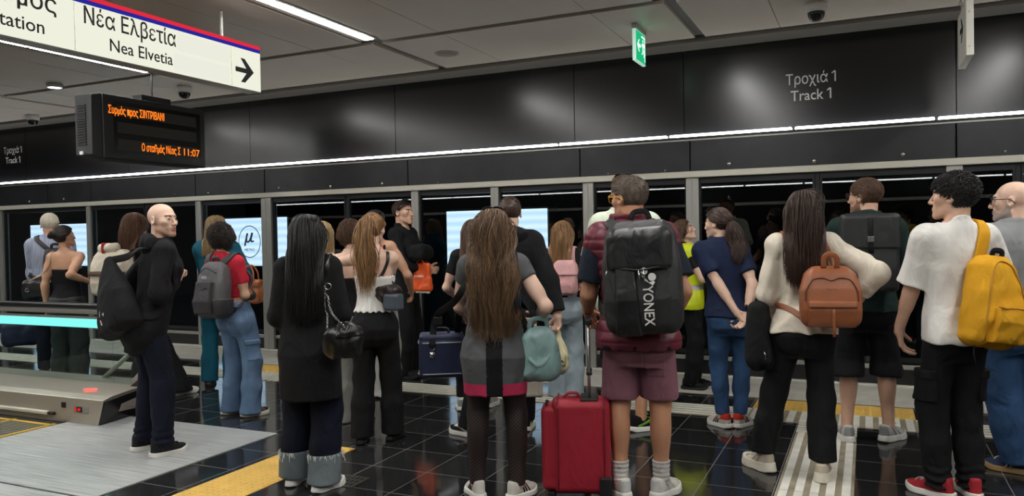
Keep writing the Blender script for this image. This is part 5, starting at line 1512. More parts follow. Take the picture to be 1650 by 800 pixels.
# 17 man with the sports rucksack
p = p17 = person('man in a maroon quilted vest and mauve shorts wearing yellow glasses', 1.81, 'm', .2, ((1000, 800), (1066, 800)), footyaw=(.75, -.25), tone='tan', build=1.08, head=(.85, -.02, 0), lean=(-.035, .01),
            arms=[{'wp': (947, 500, .16), 'ep': (950, 470, -.04), 'd': (.1, .55, -.8), 't': (.6, .7, 0)}, {'wp': (1080, 520, .12), 'ep': (1098, 470, -.02)}], curl=(1.3, .9))
p.make_body(hres=.0034, brow=H_GREY)
f = p.top_sdf(hem=.5, off=.018, sleeve=.78, soff=.024, amp=.004, flare=.01); p.garment('t_shirt', f, cloth('dark_blue_tee', (32, 40, 52)))
v0 = p.top_sdf(hem=.475, off=.036, sleeve=.18, soff=.02, amp=.003, neck=.02, hemflare=.016)
MAR = mat('maroon_nylon', rgb(98, 28, 46), .45, bump=.1, bscale=60, var=.12, vscale=12)
v = lambda P: v0(P)-.007*np.abs(np.sin(P[:, 2]*56))**.6-.003*wob(P, .03, 3)
o = p.garment('quilted_vest', v, MAR, h=.006)
p.f = v; p.collide.append(v)
c_ = p.nb+A(0, -.01, -.01)
p.garment('vest_collar', lambda P: smax(ell(P, c_, (.112, .098, .075))-.005*np.abs(np.sin(P[:, 2]*80))-.003*wob(P, .03, 2), -rc(P, p17.nb+A(0, .02, -.05), p17.nb+A(0, .03, .2), .068, .09), .012), MAR, c_-.2, c_+.2, .005)
p.garment('vest_hem', lambda P: smax(v0(P)-.006, np.abs(P[:, 2]-.48*p17.H)-.014, .004), BLK, h=.006)
MAUVE = cloth('mauve_fleece', (134, 92, 104), .95)
sh_ = p.pants_sdf((.105, .108, .1, .1), (.555, .555), .5, off=.024, amp=.005, fs=.09, crotch=.02); p.garment('shorts', sh_, MAUVE, h=.007)
p.garment('shorts_pocket', p.shell(sh_, lambda P: np.maximum(np.maximum(np.abs(P[:, 0]-.095)-.055, np.abs(P[:, 2]-.77)-.075), P[:, 1]), .004), MAUVE, h=.006)
p.garment('shorts_hem', p.shell(sh_, lambda P: np.abs(P[:, 2]-.575)-.002, .004), MAUVE, h=.005)
socks(p, .06, .205, .044, cloth('grey_sock', (196, 194, 188), .9))
for i in (0, 1):
    q = p.legs[i][2]; m_ = MB(); text_mb(m_, 'mk' if i == 0 else 'm', frame((q[0], q[1]-.052, .172), (1, 0, 0), (0, 0, 1), (0, -1, 0)), .014, None, .004, .004, align='CENTER'); m_.build('sock_lettering', SO_B, p.socks[i])
p.shoes(SH_W, SO_W, LACE_W, sh=.034, panel=SH_S)
p.short_hair(H_GREY, .03, 1800, .0022, seed=17, comb=(0, .3, .2), sides=.25, nape=-.06, jit=.1, lift=.4)
p.glasses(mat('frame_yellow', rgb(206, 166, 50), .3), mat('brown_lens', rgb(74, 54, 40), .12), name='glasses', big=1.05)
# 19 woman in hi-vis
p = p19 = person('woman in a yellow high-visibility vest looking down', 1.615, 'f', -1.25, ((1119, 622), (1112, 628)), tone='fair', head=(-.25, .32, 0), footyaw=(-1.3, -1.5), arms=[{'w': (-.05, .28, 1.08), 'pole': (-.7, -.5, -.6)}, {'w': (.08, .28, 1.06), 'pole': (.7, -.5, -.6), 'd': (-.2, .9, .3)}])
p.make_body(hres=.0032, brow=H_DEEP)
f = p.top_sdf(hem=.52, off=.012, sleeve=.6, soff=.012); p.garment('shirt', f, BLK)
v = p.top_sdf(hem=.47, off=.028, sleeve=.2, soff=.02, neck=.05, amp=.004)
o = p.garment('safety_vest', lambda P: smax(v(P), .035-np.where(P[:, 1] > 0, np.abs(P[:, 0]), 1), .006), mat('hivis_yellow', rgb(214, 226, 34), .55, emit=rgb(180, 200, 20), estr=.05), h=.006)
paint(o, lambda c: ((np.abs(c[:, 2]-.60*p19.H) < .026) | (np.abs(c[:, 2]-.70*p19.H) < .026))*1, [None, mat('reflective_silver', rgb(186, 186, 180), .35, .4)])
p.collide.append(v); p.f = v
p.garment('trousers', p.pants_sdf((.09, .07, .07, .065), (.06, .06), off=.014), BLK2); p.shoes(SH_B, SO_B)
p.long_hair(H_BROWN, .36, 1000, .0032, seed=19, thick=.02)
# 20 woman in navy T-shirt
p = p20 = person('woman in a navy T-shirt and blue jeans with hands clasped behind her back', 1.665, 'f', .30, ((1165, 688), (1193, 688)), footyaw=(.85, -.3), tone='fair', build=1.05, head=(.95, -.08, 0), lean=(-.07, .03),
            arms=[{'w': (.03, -.19, .87), 'pole': (-1, -.5, -.1), 'd': (.6, -.1, -.6), 't': (0, .5, .5)}, {'w': (.09, -.19, .86), 'pole': (1, -.5, -.1), 'd': (-.5, -.1, -.7), 't': (0, .5, .5)}], curl=(.9, .7))
p.make_body(hres=.0034, brow=H_DARK)
f = p.top_sdf(hem=.51, off=.022, sleeve=.66, soff=.02, amp=.005, fs=.08, seed=8, flare=.006); o = p.garment('t_shirt', f, NAVY); p.collide.append(f); p.f = f
paint(o, lambda c: ((c[:, 1] > .055) & (np.abs(c[:, 0]) < .17) & ((c[:, 2]*30) % 1 < .35))*1, [None, WHITE])
p.garment('jeans', p.pants_sdf((.09, .064, .058, .046), (.10, .10), off=.01, amp=.003, fs=.05), D_BLUE)
p.shoes(SH_W, SO_W, LACE_W, NAVY, stripes=3, red=RED)
p.tied_hair(H_CHEST if False else H_DEEP, (0, -.10, -.01), .26, 800, .003, seed=20, wave=.014, tdir=(0, -.95, .0), spread=.018, thick=.018, band=BLK)
p.glasses(FR_B, LENS, up=True, name='sunglasses')
# 21 woman in cream blouse
p = p21 = person('woman in a cream blouse and black trousers with a hand on her hip', 1.73, 'f', .12, ((1230, 757), (1326, 774)), at=(1298, 766), footyaw=(.75, -.1), tone='fair', build=1.0, head=(.5, .12, 0), dy=.0,
            arms=[{'wp': (1247, 505, .20), 'ep': (1232, 480, -.06)}, {'wp': (1374, 498, .0), 'ep': (1420, 455, -.06), 'd': (-.7, .6, -.25), 't': (0, .3, 1)}], curl=(.8, .5))
p.make_body(brow=H_DEEP)
f = p.top_sdf(hem=.51, off=.02, sleeve=1.52, soff=.022, amp=.010, fs=.06, seed=9, flare=.006); p.garment('blouse', f, CREAM, h=.0065); p.collide.append(f); p.f = f
p.garment('blouse_collar', lambda P: smax(rc(P, p21.nb+A(0, .0, -.02), p21.nb+A(0, -.0, .025), .072, .058), -rc(P, p21.nb+A(0, .01, -.06), p21.nb+A(0, .01, .09), .056, .054), .004), CREAM, p.nb-.15, p.nb+.15, .005)
def cuff(P):
    d = None
    for i in (0, 1):
        S, E, W = p21.arms[i][:3]; c = E+(W-E)*.48; u = unit(W-E)
        e = smax(rc(P, E, W, .052, .046), np.abs((P-c)@u)-.03, .006); d = e if d is None else np.minimum(d, e)
    return d-.004*wob(P, .03, 2)
p.garment('rolled_cuff', cuff, CREAM, h=.005)
p.garment('trousers', p.pants_sdf((.09, .078, .078, .08), (.115, .115), .555, off=.014, amp=.005), BLK2)
p.shoes(SH_BG, SO_BG, LACE_W, sh=.05, k=1.05, panel=SH_BG2)
p.long_hair(H_DEEP, .46, 1800, .0034, wave=.004, seed=21, thick=.045, width=(.11, .14))
p.glasses(STEEL, LENS_C, name='glasses')
# 22 man in the green hoodie
p = p22 = person('man in a dark green hoodie, black shorts and sunglasses in profile', 1.84, 'm', .08, ((1365, 710), (1432, 710)), footyaw=(.25, -.5), tone='light', build=1.03, head=(.9, .0, 0), arms=[None, {'w': (.22, .22, 1.0)}])
p.make_body(hres=.0034, brow=H_BROWN, stubble=mat('beard_brown', rgb(132, 96, 76), .7))
GRN = cloth('green_fleece', (30, 48, 44), .95)
f = p.top_sdf(hem=.5, off=.03, sleeve=1.9, soff=.026, amp=.007, seed=10); p.garment('hoodie', f, GRN); p.collide.append(f); p.f = f
hood(p, GRN, f, .135, .01)
p.garment('shorts', p.pants_sdf((.10, .098, .1, .1), (.46, .46), off=.022, amp=.007), BLK2)
p.shoes(SH_S, SO_W, LACE_W, panel=SH_G, sh=.036)
p.short_hair(H_BROWN, .05, 1500, .0028, seed=22, comb=(.3, .1, .5), sides=.45, nape=-.07, jit=.25)
p.glasses(FR_B, LENS, name='sunglasses', big=1.1)
# 23 teenager in white
p = p23 = person('teenager in a white T-shirt and black cargo trousers, dark hair, in profile', 1.78, 'm', .42, ((1512, 800), (1566, 800)), footyaw=(.95, .2), tone='light', build=.86, head=(.75, .02, 0),
            arms=[{'wp': (1442, 552, .12), 'ep': (1462, 500, .0), 'd': (.25, .2, -.9), 't': (.5, .8, 0)}, {'w': (.22, .24, 1.02)}], curl=(.5, .6))
p.make_body(hres=.0033, brow=H_BLACK)
f = p.top_sdf(hem=.485, off=.026, sleeve=.88, soff=.026, amp=.009, fs=.075, seed=11, flare=.012); p.garment('t_shirt', f, WHITE, h=.0065); p.collide.append(f); p.f = f
tr = p.pants_sdf((.092, .08, .076, .066), (.055, .055), off=.011, amp=.005, brk=.008); p.garment('cargo_trousers', tr, BLK2, h=.007)
for sg in (-1, 1):
    i = 0 if sg < 0 else 1; h_, k_, a_ = p.legs[i]
    c = h_+(k_-h_)*.72
    rg = lambda P, c=c, sg=sg: np.maximum(np.maximum(np.abs(P[:, 2]-c[2])-.085, np.abs(P[:, 1]-c[1]+.02)-.07), -(P[:, 0]-c[0])*sg+.03)
    o = p.garment('cargo_pocket', p.shell(tr, rg, .02), BLK2, h=.006)
    rg2 = lambda P, c=c, sg=sg: np.maximum(np.maximum(np.abs(P[:, 2]-c[2]-.065)-.025, np.abs(P[:, 1]-c[1]+.02)-.075), -(P[:, 0]-c[0])*sg+.03)
    p.garment('pocket_flap', p.shell(tr, rg2, .027), BLK2, h=.006, parent=o)
p.shoes(cloth('shoe_maroon', (168, 44, 54), .7), SO_W, LACE_W)
p.short_hair(H_BLACK, .06, 2000, .0032, seed=23, comb=(0, .25, .4), sides=.4, curl=.12, nape=-.07, jit=.4, lift=.8, fluff=.005, capoff=.014)
# 24 man in grey polo
p = p24 = person('balding bearded man in a grey polo shirt and glasses at the right edge', 1.76, 'm', .45, ((1640, 762), (1690, 770)), at=(1634, 764), footyaw=(1.15, .3), tone='fair', build=1.12, head=(.75, .0, 0), arms=[{'w': (-.2, .2, .9)}, None])
p.make_body(hres=.0034, brow=H_GREY, stubble=mat('beard_grey', rgb(178, 160, 150), .8))
POLO = cloth('grey_pique', (150, 152, 154), .9)
f = p.top_sdf(hem=.49, off=.024, sleeve=.72, soff=.02, amp=.005, seed=12); p.garment('polo_shirt', f, POLO); p.collide.append(f)
def pc(P):
    S, E, W = p24.arms[0][:3]; c = S+(E-S)*.72; u = unit(E-S); return smax(rc(P, S, E, .062, .058), np.abs((P-c)@u)-.008, .003)
p.garment('sleeve_band', pc, NAVY, h=.006)
p.garment('polo_collar', lambda P: smax(rc(P, p24.nb+A(0, .0, -.02), p24.nb+A(0, .0, .035), .08, .067), -rc(P, p24.nb+A(0, .01, -.06), p24.nb+A(0, .01, .09), .064, .06), .004), NAVY, p.nb-.15, p.nb+.15, .005)
p.garment('jeans', p.pants_sdf((.11, .095, .09, .088), (.06, .06), off=.018, amp=.008), D_BLUE)
p.shoes(mat('shoe_navy', rgb(44, 60, 92), .8), SO_GUM, LACE_W, SH_W, stripes=2)
p.glasses(FR_B, LENS_C, name='glasses')
# ================================================================== bags
ZIP = mat('zip_black', rgb(14, 14, 15), .5); WEB = cloth('webbing_black', (20, 20, 22), .8, crease=0.)
NYL = mat('black_nylon', rgb(30, 31, 33), .55, bump=.25, bscale=240, crease=.3); NYL2 = mat('dark_nylon', rgb(22, 23, 25), .4, bump=.1, bscale=60, crease=.3)
def back(p, z, d): return -.0
def px_half(p, w): return w
def straps_pair(b, p, m, dx=.085, top=(0, 0, 0), bz=None, w=.055, t=.012, f=None, both=True, sides=(-1, 1), topz=None, boty=None):
    """shoulder straps from the bag's top over both shoulders and back under the arms"""
    H = p.H; o = b.o
    for sg in sides:
        zt = o[2]+b.h*.80 if topz is None else topz
        P = [A(o[0]+sg*dx*.7, o[1]+b.d*.9, zt), A(sg*(dx+.03), -.06, .835*H), A(sg*(dx+.035), .02, .838*H), A(sg*(dx+.045), .10, .78*H), A(sg*(dx+.07), .10, .70*H), A(sg*(dx+.10), .02, .62*H), A(o[0]+sg*b.w*.85, o[1]+b.d*.95, o[2]-b.h*.75)]
        P = [q+p.up(q[2]) for q in P]
        b.strap(P, m, w, t, f or p.f, .010, 'shoulder_strap', 56, .05)
def surf_patch(f, reg, t=.004): return lambda P: smax(f(P)-t, reg(P), .003)
def rect(cx, cz, hw, hh, yside=-1, r=0):
    return lambda P: np.maximum(np.maximum(np.abs(P[:, 0]-cx)-hw, np.abs(P[:, 2]-cz)-hh), P[:, 1]*-yside*-1)
# ---- 17: big sports rucksack
p = p17
b = Bag(p, 'sports_rucksack', 'large black sports rucksack with white brand lettering on the maroon vest', 'rucksack', (0.045, -.275, 1.262), rot=-.02, tilt=-.05, roll=-.05)
b.w, b.d, b.h = .205, .125, .30
f = pack_sdf(b.w, b.d, b.h, .07, .78, .0, .95); b.part('body', f, NYL, (b.w, b.d+.03, b.h))
g = lambda P: smax(smax(rbox(P, (0, -.02, .13), (.17, .135, .13), .06), -P[:, 1]-.0-.3, .01), .005-P[:, 2]+.035+.10*np.abs(P[:, 0])*0, .01)
b.part('top_pocket', g, NYL2, (.2, .2, .3))
g2 = lambda P: smax(smax(f(P)-.018, np.abs(P[:, 2]+.11)-.20, .02), np.abs(P[:, 0]+.075)-.055-.05*np.clip(-P[:, 2], 0, .3), .02)
b.part('side_pocket', lambda P: smax(g2(P), P[:, 1]+.02, .01), NYL2, (b.w, b.d+.04, b.h))
m = MB(); yf = -b.d*1.10-.012
text_mb(m, 'YONEX', frame((.012, yf-.006, -.045), (0, 0, -1), (1, 0, 0), (0, -1, 0)), .052, .205, .004, .012)
e = lambda cx, cz, r, st=0: m.prism([(cx+r*math.cos(a), cz+r*math.sin(a)) for a in np.linspace(0, 6.28, 20)[:-1]], .004, frame((0, yf-.004, 0), (1, 0, 0), (0, 0, 1), (0, -1, 0)))
e(.022, .03, .018); e(.06, -.002, .02)
m.prism([(.006, .012), (.03, -.01), (.044, -.03), (.066, -.022), (.074, -.03), (.062, -.045), (.05, -.036), (.024, -.02)][::1], .004, frame((0, yf-.004, 0), (1, 0, 0), (0, 0, 1), (0, -1, 0)))
b.mb('brand_lettering', m, mat('logo_white', rgb(214, 214, 210), .5), False)
m = MB(); m.tube(spline([(-.17, -.10, .02), (-.1, -.148, .045), (0, -.158, .035), (.1, -.148, .045), (.17, -.10, .02)], 20), .006, 6); m.tube(spline([(-.15, -.06, .25), (-.17, -.11, .12), (-.16, -.13, .0), (-.11, -.15, -.2)], 20), .005, 6)
b.mb('zip', m, ZIP)
m = MB()
for x in (-.005, .02): m.tube([(x, -.165, .04), (x+.002, -.172, .01), (x+.003, -.170, -.012)], [.004, .006, .005], 6)
m.tube([(-.165, -.11, .06), (-.175, -.118, .025), (-.175, -.118, .005)], [.004, .006, .005], 6)
b.mb('zip_pull', m, STEEL)
m = MB(); m.tube([(-.15, -.1, .13), (-.14, -.125, .08), (-.125, -.14, .04)], .004, 6); b.mb('blue_piping', m, mat('piping_blue', rgb(50, 110, 170), .5))
m = MB(); m.ribbon(spline([(-.05, .06, .31), (-.03, .07, .35), (.03, .07, .35), (.05, .06, .31)], 16), (0, 1, 0), .03, .006); b.mb('grab_handle', m, WEB)
straps_pair(b, p, NYL, .085, w=.06, t=.016)
# ---- 17: red suitcase
c = fl(938, 800); sp = Vector((c.x, c.y, 0))
t = thing('suitcase', 'red soft-sided trolley suitcase with raised silver handle', 'suitcase', (sp.x, sp.y, 0), .33)
REDN = mat('red_nylon', rgb(158, 26, 46), .6, bump=.3, bscale=260, var=.06, vscale=14, crease=.2)
def box_sdf(c, h, r): return lambda P: rbox(P, c, h, r)
V, F = surfnets(lambda P: rbox(P, (0, .0, .30), (.165, .10, .265), .045)-.002*wob(P, .06, 2), A(-.22, -.2, .0), A(.22, .2, .62), .006); mesh_np('body', V, F, REDN, None, t)
V, F = surfnets(lambda P: rbox(P, (-.172, 0, .29), (.05, .092, .24), .035)-.002*wob(P, .05, 4), A(-.26, -.2, .0), A(.2, .2, .62), .006); mesh_np('front_pocket', V, F, REDN, None, t)
m = MB()
for x in (-.128, .13): m.tube([(x, sy*.098, z) for sy, z in ((-1, .08), (-1, .54))], .005, 6)
for x in (-.128, .13):
    m.tube(spline([(x, -.098, .08), (x, -.102, .3), (x, -.098, .52), (x, -.06, .562), (x, .06, .562), (x, .098, .52), (x, .098, .08)], 40), .0055, 6)
m.build('piping', mat('piping_red', rgb(120, 18, 34), .5), t, True)
m = MB(); m.tube(spline([(-.19, -.06, .532), (-.195, .0, .545), (-.19, .06, .532)], 14), .006, 6); m.build('zip', ZIP, t, True)
m = MB(); m.tube([(.05, -.055, .56), (.05, -.055, 1.0)], .009, 8); m.tube([(.05, .055, .56), (.05, .055, 1.0)], .009, 8); m.build('telescopic_tube', mat('handle_silver', rgb(180, 180, 182), .3, .9), t, True)
m = MB(); m.box(.03, .072, -.075, .075, .985, 1.02); m.box(.035, .068, -.066, -.044, .70, .725); m.box(.035, .068, .044, .066, .70, .725); m.build('grip', SO_B, t, False, .008)
m = MB(); m.box(.0, .10, -.08, .08, .545, .575); m.build('handle_well', SO_B, t, False, .008)
m = MB(); m.ribbon(spline([(-.10, 0, .56), (-.07, 0, .588), (-.02, 0, .588), (.0, 0, .56)], 16), (0, 0, 1), .035, .012); m.build('carry_handle', mat('handle_red', rgb(138, 22, 38), .6), t, True)
for sy in (-1, 1):
    m = MB()
    for k in range(2): m.lathe([(.0005, -.012), (.024, -.012), (.027, -.006), (.027, .006), (.024, .012), (.0005, .012)], 16, M=frame((.14, sy*.082, .028), (1, 0, 0), (0, 0, 1), (0, 1, 0)))
    m.build('wheel', SO_B, t, True)
    MB().box(.10, .168, sy*.105-.012, sy*.105+.012, .03, .14).build('corner_guard', SO_B, t, False, .01)
    MB().box(-.19, -.15, sy*.07-.015, sy*.07+.015, .0, .05).build('stand_foot', SO_B, t, False, .006)
# ---- 21: brown leather rucksack
p = p21
zc = p.px(1332, 468).copy(); 
b = Bag(p, 'leather_rucksack', 'tan brown leather rucksack on the cream blouse', 'rucksack', (zc[0], -.245, zc[2]-.02), rot=.05)
b.w, b.d, b.h = .165, .075, .175
f = pack_sdf(b.w, b.d, b.h, .055, .68, .05, .97); b.part('body', f, LEA_T, (b.w, b.d+.03, b.h+.03))
g = lambda P: smax(surf_patch(f, lambda P: np.maximum(P[:, 1]+.01, np.maximum(np.abs(P[:, 2]+.09)-.075, np.abs(P[:, 0])-.125)), .026)(P), -.18-P[:, 2], .01)
b.part('front_pocket', g, LEA_T, (b.w, b.d+.06, b.h+.03))
b.part('pocket_fold', surf_patch(f, lambda P: np.maximum(P[:, 1]+.01, np.maximum(np.abs(P[:, 2]+.035)-.016-.0*P[:, 0], np.abs(P[:, 0])-.128)), .036), LEA_T, (b.w, b.d+.06, b.h+.03))
m = MB()
q = [(-.135, -.075, -.02), (-.14, -.085, .04), (-.11, -.092, .105), (-.05, -.092, .128), (0, -.095, .110), (.05, -.092, .128), (.11, -.092, .105), (.14, -.085, .04), (.135, -.075, -.02)]
qq = spline(q, 50); 
for k in range(6):
    d, gr = Person.grad(f, qq); qq = qq-gr*(d-.004)[:, None]*.9
m.tube(qq, .0045, 6); b.mb('seam', m, mat('tan_dark', rgb(104, 58, 36), .5))
m = MB(); m.ribbon(spline([(-.035, -.02, .165), (-.032, -.03, .225), (.0, -.032, .245), (.032, -.03, .225), (.035, -.02, .165)], 26), (0, -1, 0), .03, .007); b.mb('carry_handle', m, LEA_T)
m = MB(); m.ribbon([(-.0, -.126, -.045), (.003, -.132, -.09), (.004, -.13, -.17), (.005, -.126, -.215)], (0, -1, 0), .017, .006); b.mb('zip_pull', m, LEA_T)
m = MB(); text_mb(m, 'Replay', frame((.0, -.099, .045), (1, 0, 0), (0, 0, 1), (0, -1, 0)), .009, .055, .003, 0, align='CENTER'); b.mb('brand_lettering', m, mat('logo_dark', rgb(60, 46, 40), .5), False)
straps_pair(b, p, LEA_T, .07, w=.034, t=.008)
# ---- 21: black jacket over the arm
W = p.arms[0][2]; E = p.arms[0][1]
b = Bag(p, 'black_jacket', 'black jacket draped over the left arm of the woman in the cream blouse', 'jacket', p.px(1228, 528, -.06))
def jk(P):
    q = P; t_ = np.clip((.16-q[:, 2])/.36, 0, 1)
    a = np.arctan2(q[:, 1], q[:, 0])
    d = rbox(q, (-.01, -.0, -.03), (.06, .06, .20), .055)-.03*t_-.014*np.sin(a*4+q[:, 2]*9+1)*t_-.012*wob(q, .07, 3, (1, 1, .4))
    return d*.7
b.part('cloth', jk, BLK, (.15, .14, .27), .007)
m = MB(); m.tube([(.01, -.095, -.13), (.014, -.11, -.145), (.018, -.112, -.18)], .004, 6); b.mb('zip_pull', m, STEEL)
# ---- 22: roll-top rucksack
p = p22
b = Bag(p, 'roll_top_rucksack', 'black roll-top rucksack with a buckle strap on the green hoodie', 'rucksack', (.0, -.275, 1.33))
b.w, b.d, b.h = .175, .085, .255
f = pack_sdf(b.w, b.d, b.h, .035, .98, .0, .98); MATB = mat('black_rubberised', rgb(36, 38, 40), .5, bump=.1, bscale=150, crease=.2)
b.part('body', f, MATB, (b.w, b.d+.02, b.h))
fl_ = lambda P: smax(rbox(P, (0, -.012, .12), (.182, .093, .145), .035), .035-P[:, 2]+.0*P[:, 0], .006); b.part('flap', fl_, MATB, (.2, .12, .3))
m = MB(); m.ribbon([(-.0, -.108, .235), (.0, -.112, .15), (.0, -.114, .05), (.003, -.116, .0)], (0, -1, 0), .03, .005); b.mb('closing_strap', m, WEB)
m = MB(); m.box(-.02, .02, -.125, -.112, .075, .115); b.mb('buckle', m, STEEL, False, .004)
m = MB(); m.box(-.17, .17, -.094, -.088, .03, .038); b.mb('flap_edge', m, ZIP, False)
straps_pair(b, p, MATB, .09, w=.055, t=.012)
# ---- 23: yellow rucksack
p = p23
b = Bag(p, 'yellow_rucksack', 'mustard yellow rucksack hanging from the right shoulder of the teenager', 'rucksack', (.075, -.215, 1.10), rot=.3, roll=.15)
b.w, b.d, b.h = .15, .09, .245
YEL = cloth('mustard_canvas', (216, 158, 32), .8, .2, 220, .06)
f = pack_sdf(b.w, b.d, b.h, .07, .62, .1, .95); f2 = lambda P: f(P)-.006*wob(P, .07, 4); b.part('body', f2, YEL, (b.w, b.d+.03, b.h+.03))
b.part('front_pocket', lambda P: smax(surf_patch(f2, lambda P: np.maximum(P[:, 1]+.01, np.maximum(np.abs(P[:, 2]+.12)-.09, np.abs(P[:, 0]-.01)-.105)), .026)(P), -.235-P[:, 2], .01), YEL, (b.w, b.d+.06, b.h+.03))
b.part('side_pocket', lambda P: smax(f2(P)-.02, np.maximum(np.abs(P[:, 2]+.13)-.085, .10-P[:, 0]), .012), YEL, (b.w+.04, b.d+.04, b.h+.03))
m = MB()
for q in ([(-.11, -.085, -.2), (-.115, -.095, 0), (-.085, -.085, .16), (0, -.065, .235), (.085, -.085, .16), (.115, -.095, 0), (.11, -.085, -.2)], [(-.10, -.12, -.035), (0, -.14, -.03), (.11, -.12, -.035)]):
    qq = spline(q, 46)
    for k in range(6):
        d, gr = Person.grad(f2, qq); qq = qq-gr*(d-(.003 if len(q) > 3 else .03))[:, None]*.9
    m.tube(qq, .0042, 6)
b.mb('zip', m, mat('zip_yellow', rgb(176, 124, 22), .6))
m = MB(); m.ribbon(spline([(-.03, .0, .22), (-.028, -.01, .265), (.028, -.01, .265), (.03, .0, .22)], 16), (0, -1, 0), .03, .01); b.mb('grab_handle', m, WEB)
P_ = [b.pt((-.03, .05, .2)), A(.10, -.07, .835*p.H), A(.125, .0, .84*p.H), A(.135, .09, .78*p.H), A(.15, .10, .70*p.H), A(.2, .04, .6*p.H), b.pt((.06, .06, -.2))]
b.strap(P_, YEL, .065, .016, p.f, .012, 'shoulder_strap', 56, .05)
m = MB(); m.ribbon([(.02, .075, -.19), (-.02, .08, -.22), (-.05, .06, -.235)], (0, -1, 0), .03, .006); m.tube([(-.10, -.02, -.235), (-.105, -.03, -.29), (-.09, -.035, -.33)], .004, 5); b.mb('adjuster_strap', m, WEB)
# ---- 14: mint handbag, cooler bag
p = p14
c = p.px(868, 572, .06)
b = Bag(p, 'mint_handbag', 'soft mint green shoulder bag on the right of the grey dress', 'handbag', c, rot=-.05)
MINT = mat('mint_leather', rgb(136, 166, 164), .45, bump=.08, bscale=90, var=.06, crease=.4)
def hb(P):
    x = P[:, 0]; w = np.interp(P[:, 2], [-.16, -.1, 0, .1, .16], [.75, 1, 1.0, .82, .62])
    q = P.copy(); q[:, 0] = x/w
    d = rbox(q, (0, 0, 0), (.125, .072, .155), .065)*.8-.008*wob(P, .06, 7)
    return smax(d, -(ell(P, (.0, -.085, .01), (.035, .022, .06))), .02)
b.w, b.d, b.h = .12, .07, .155
b.part('body', hb, MINT, (.14, .1, .18), .005)
m = MB(); m.ribbon(spline([(-.10, -.055, .05), (-.03, -.085, -.03), (0, -.088, -.045), (.03, -.085, -.03), (.10, -.055, .05)], 30), (0, -1, 0), .02, .006); b.mb('front_seam', m, MINT)
m = MB(); m.ribbon(spline([(-.05, 0, .13), (-.045, 0, .19), (.0, .0, .205), (.045, 0, .19), (.05, 0, .13)], 20), (0, 1, 0), .025, .006); b.mb('short_handle', m, MINT)
S = p.sh[1]
b.strap([b.pt((-.05, -.02, .15)), A(S[0]-.02, -.16, 1.1), A(S[0]-.03, -.12, 1.25), A(S[0]-.035, -.03, 1.37), A(S[0]-.03, .06, 1.32), A(S[0]-.01, .09, 1.15), b.pt((.05, .05, .15))], WEB, .042, .005, p.f, .008, 'shoulder_strap', 60, .04)
m = MB(); m.box(-.028, .028, -.004, .004, -.02, .02); sq = p.project(A(S[0]-.03, -.13, 1.22), p.f, .018)[0]; m.v = [v+sq-b.o for v in m.v]; m.build('strap_buckle', ZIP, b.root, False, .003)
c = p.px(712, 574, .20)
b = Bag(p, 'cooler_bag', 'navy blue cooler bag with pale piping left of the grey dress', 'bag', c, rot=.1)
NVY = mat('navy_nylon', rgb(30, 40, 70), .55, bump=.2, bscale=220, crease=.15)
f = lambda P: rbox(P, (0, 0, -.0), (.14, .085, .125), .03); b.part('body', f, NVY, (.15, .1, .14), .005)
b.part('lid', lambda P: rbox(P, (0, 0, .115), (.137, .083, .03), .025), NVY, (.15, .1, .16), .005)
PIP = mat('pale_piping', rgb(170, 172, 176), .6)
m = MB()
for z in (.092, -.098):
    m.tube([(sx*.14+0*1, sy*.085, z) for sx, sy in ((-.8, -1.01), (.8, -1.01), (1.01, -.7), (1.01, .7), (.8, 1.01), (-.8, 1.01), (-1.01, .7), (-1.01, -.7))], .004, 6, True)
b.mb('piping', m, PIP)
m = MB(); m.tube(spline([(-.05, -.03, .143), (-.045, -.03, .17), (.03, -.03, .175), (.045, -.03, .145)], 18), .008, 8); b.mb('carry_handle', m, SO_B)
m = MB()
for sx in (-1,): m.tube([(-.06+.016*math.cos(a), -.095, .065+.016*math.sin(a)) for a in np.linspace(0, 6.28, 14)[:-1]], .0035, 6, True)
m.box(-.075, -.045, -.096, -.086, .0, .04)
b.mb('ring', m, STEEL)
S = p.sh[0]
b.strap([b.pt((-.06, -.10, .07)), b.pt((-.03, -.06, .25)), A(S[0]-.07, -.05, 1.13), A(S[0]+.01, -.10, 1.27), A(S[0]+.03, -.03, 1.38), A(S[0]+.03, .06, 1.32), A(S[0]-.05, .12, 1.1), b.pt((.1, .09, .08))], WEB, .04, .005, p.f, .008, 'shoulder_strap', 60, .03)
m = MB(); q = b.pt((-.02, -.07, .22)); m.box(-.025, .025, -.012, .0, -.02, .03); m.v = [v+q-b.o for v in m.v]; m.build('strap_buckle', ZIP, b.root, False, .004)
# ---- 15: plastic bag in the right hand, printed tote behind
p = p15
W, d = p.arms[1][2], p.arms[1][3]
hp = W+d*.10
b = Bag(p, 'cream_plastic_bag', 'crumpled cream plastic bag in the right hand of the hoodie man', 'bag', (hp[0]+.0, hp[1], hp[2]-.19), rot=-.1)
def cb(P):
    z = P[:, 2]; w = np.interp(z, [-.16, -.11, 0, .1, .19], [.55, .9, .8, .35, .1])
    a = np.arctan2(P[:, 1], P[:, 0])
    d = np.hypot(P[:, 0]/.085, P[:, 1]/.06)-w
    return smax(smax(d*.06, z-.2, .01), -.15-z, .05)-.006*np.sin(a*7+z*14)*np.clip((.2-z)/.2, 0, 1)-.004*wob(P, .035, 3)
b.part('body', cb, mat('cream_plastic', rgb(216, 208, 168), .35, bump=.4, bscale=35, var=.08), (.1, .08, .2), .005)
m = MB()
rng = np.random.default_rng(8)
for k in range(9):
    q = spline([(rng.uniform(-.05, .06), -.06, rng.uniform(-.1, .02)) for _ in range(3)], 10)
    for _ in range(5):
        dd, gr = Person.grad(cb, q); q = q-gr*(dd-.002)[:, None]
    m.tube(q, .0022, 4)
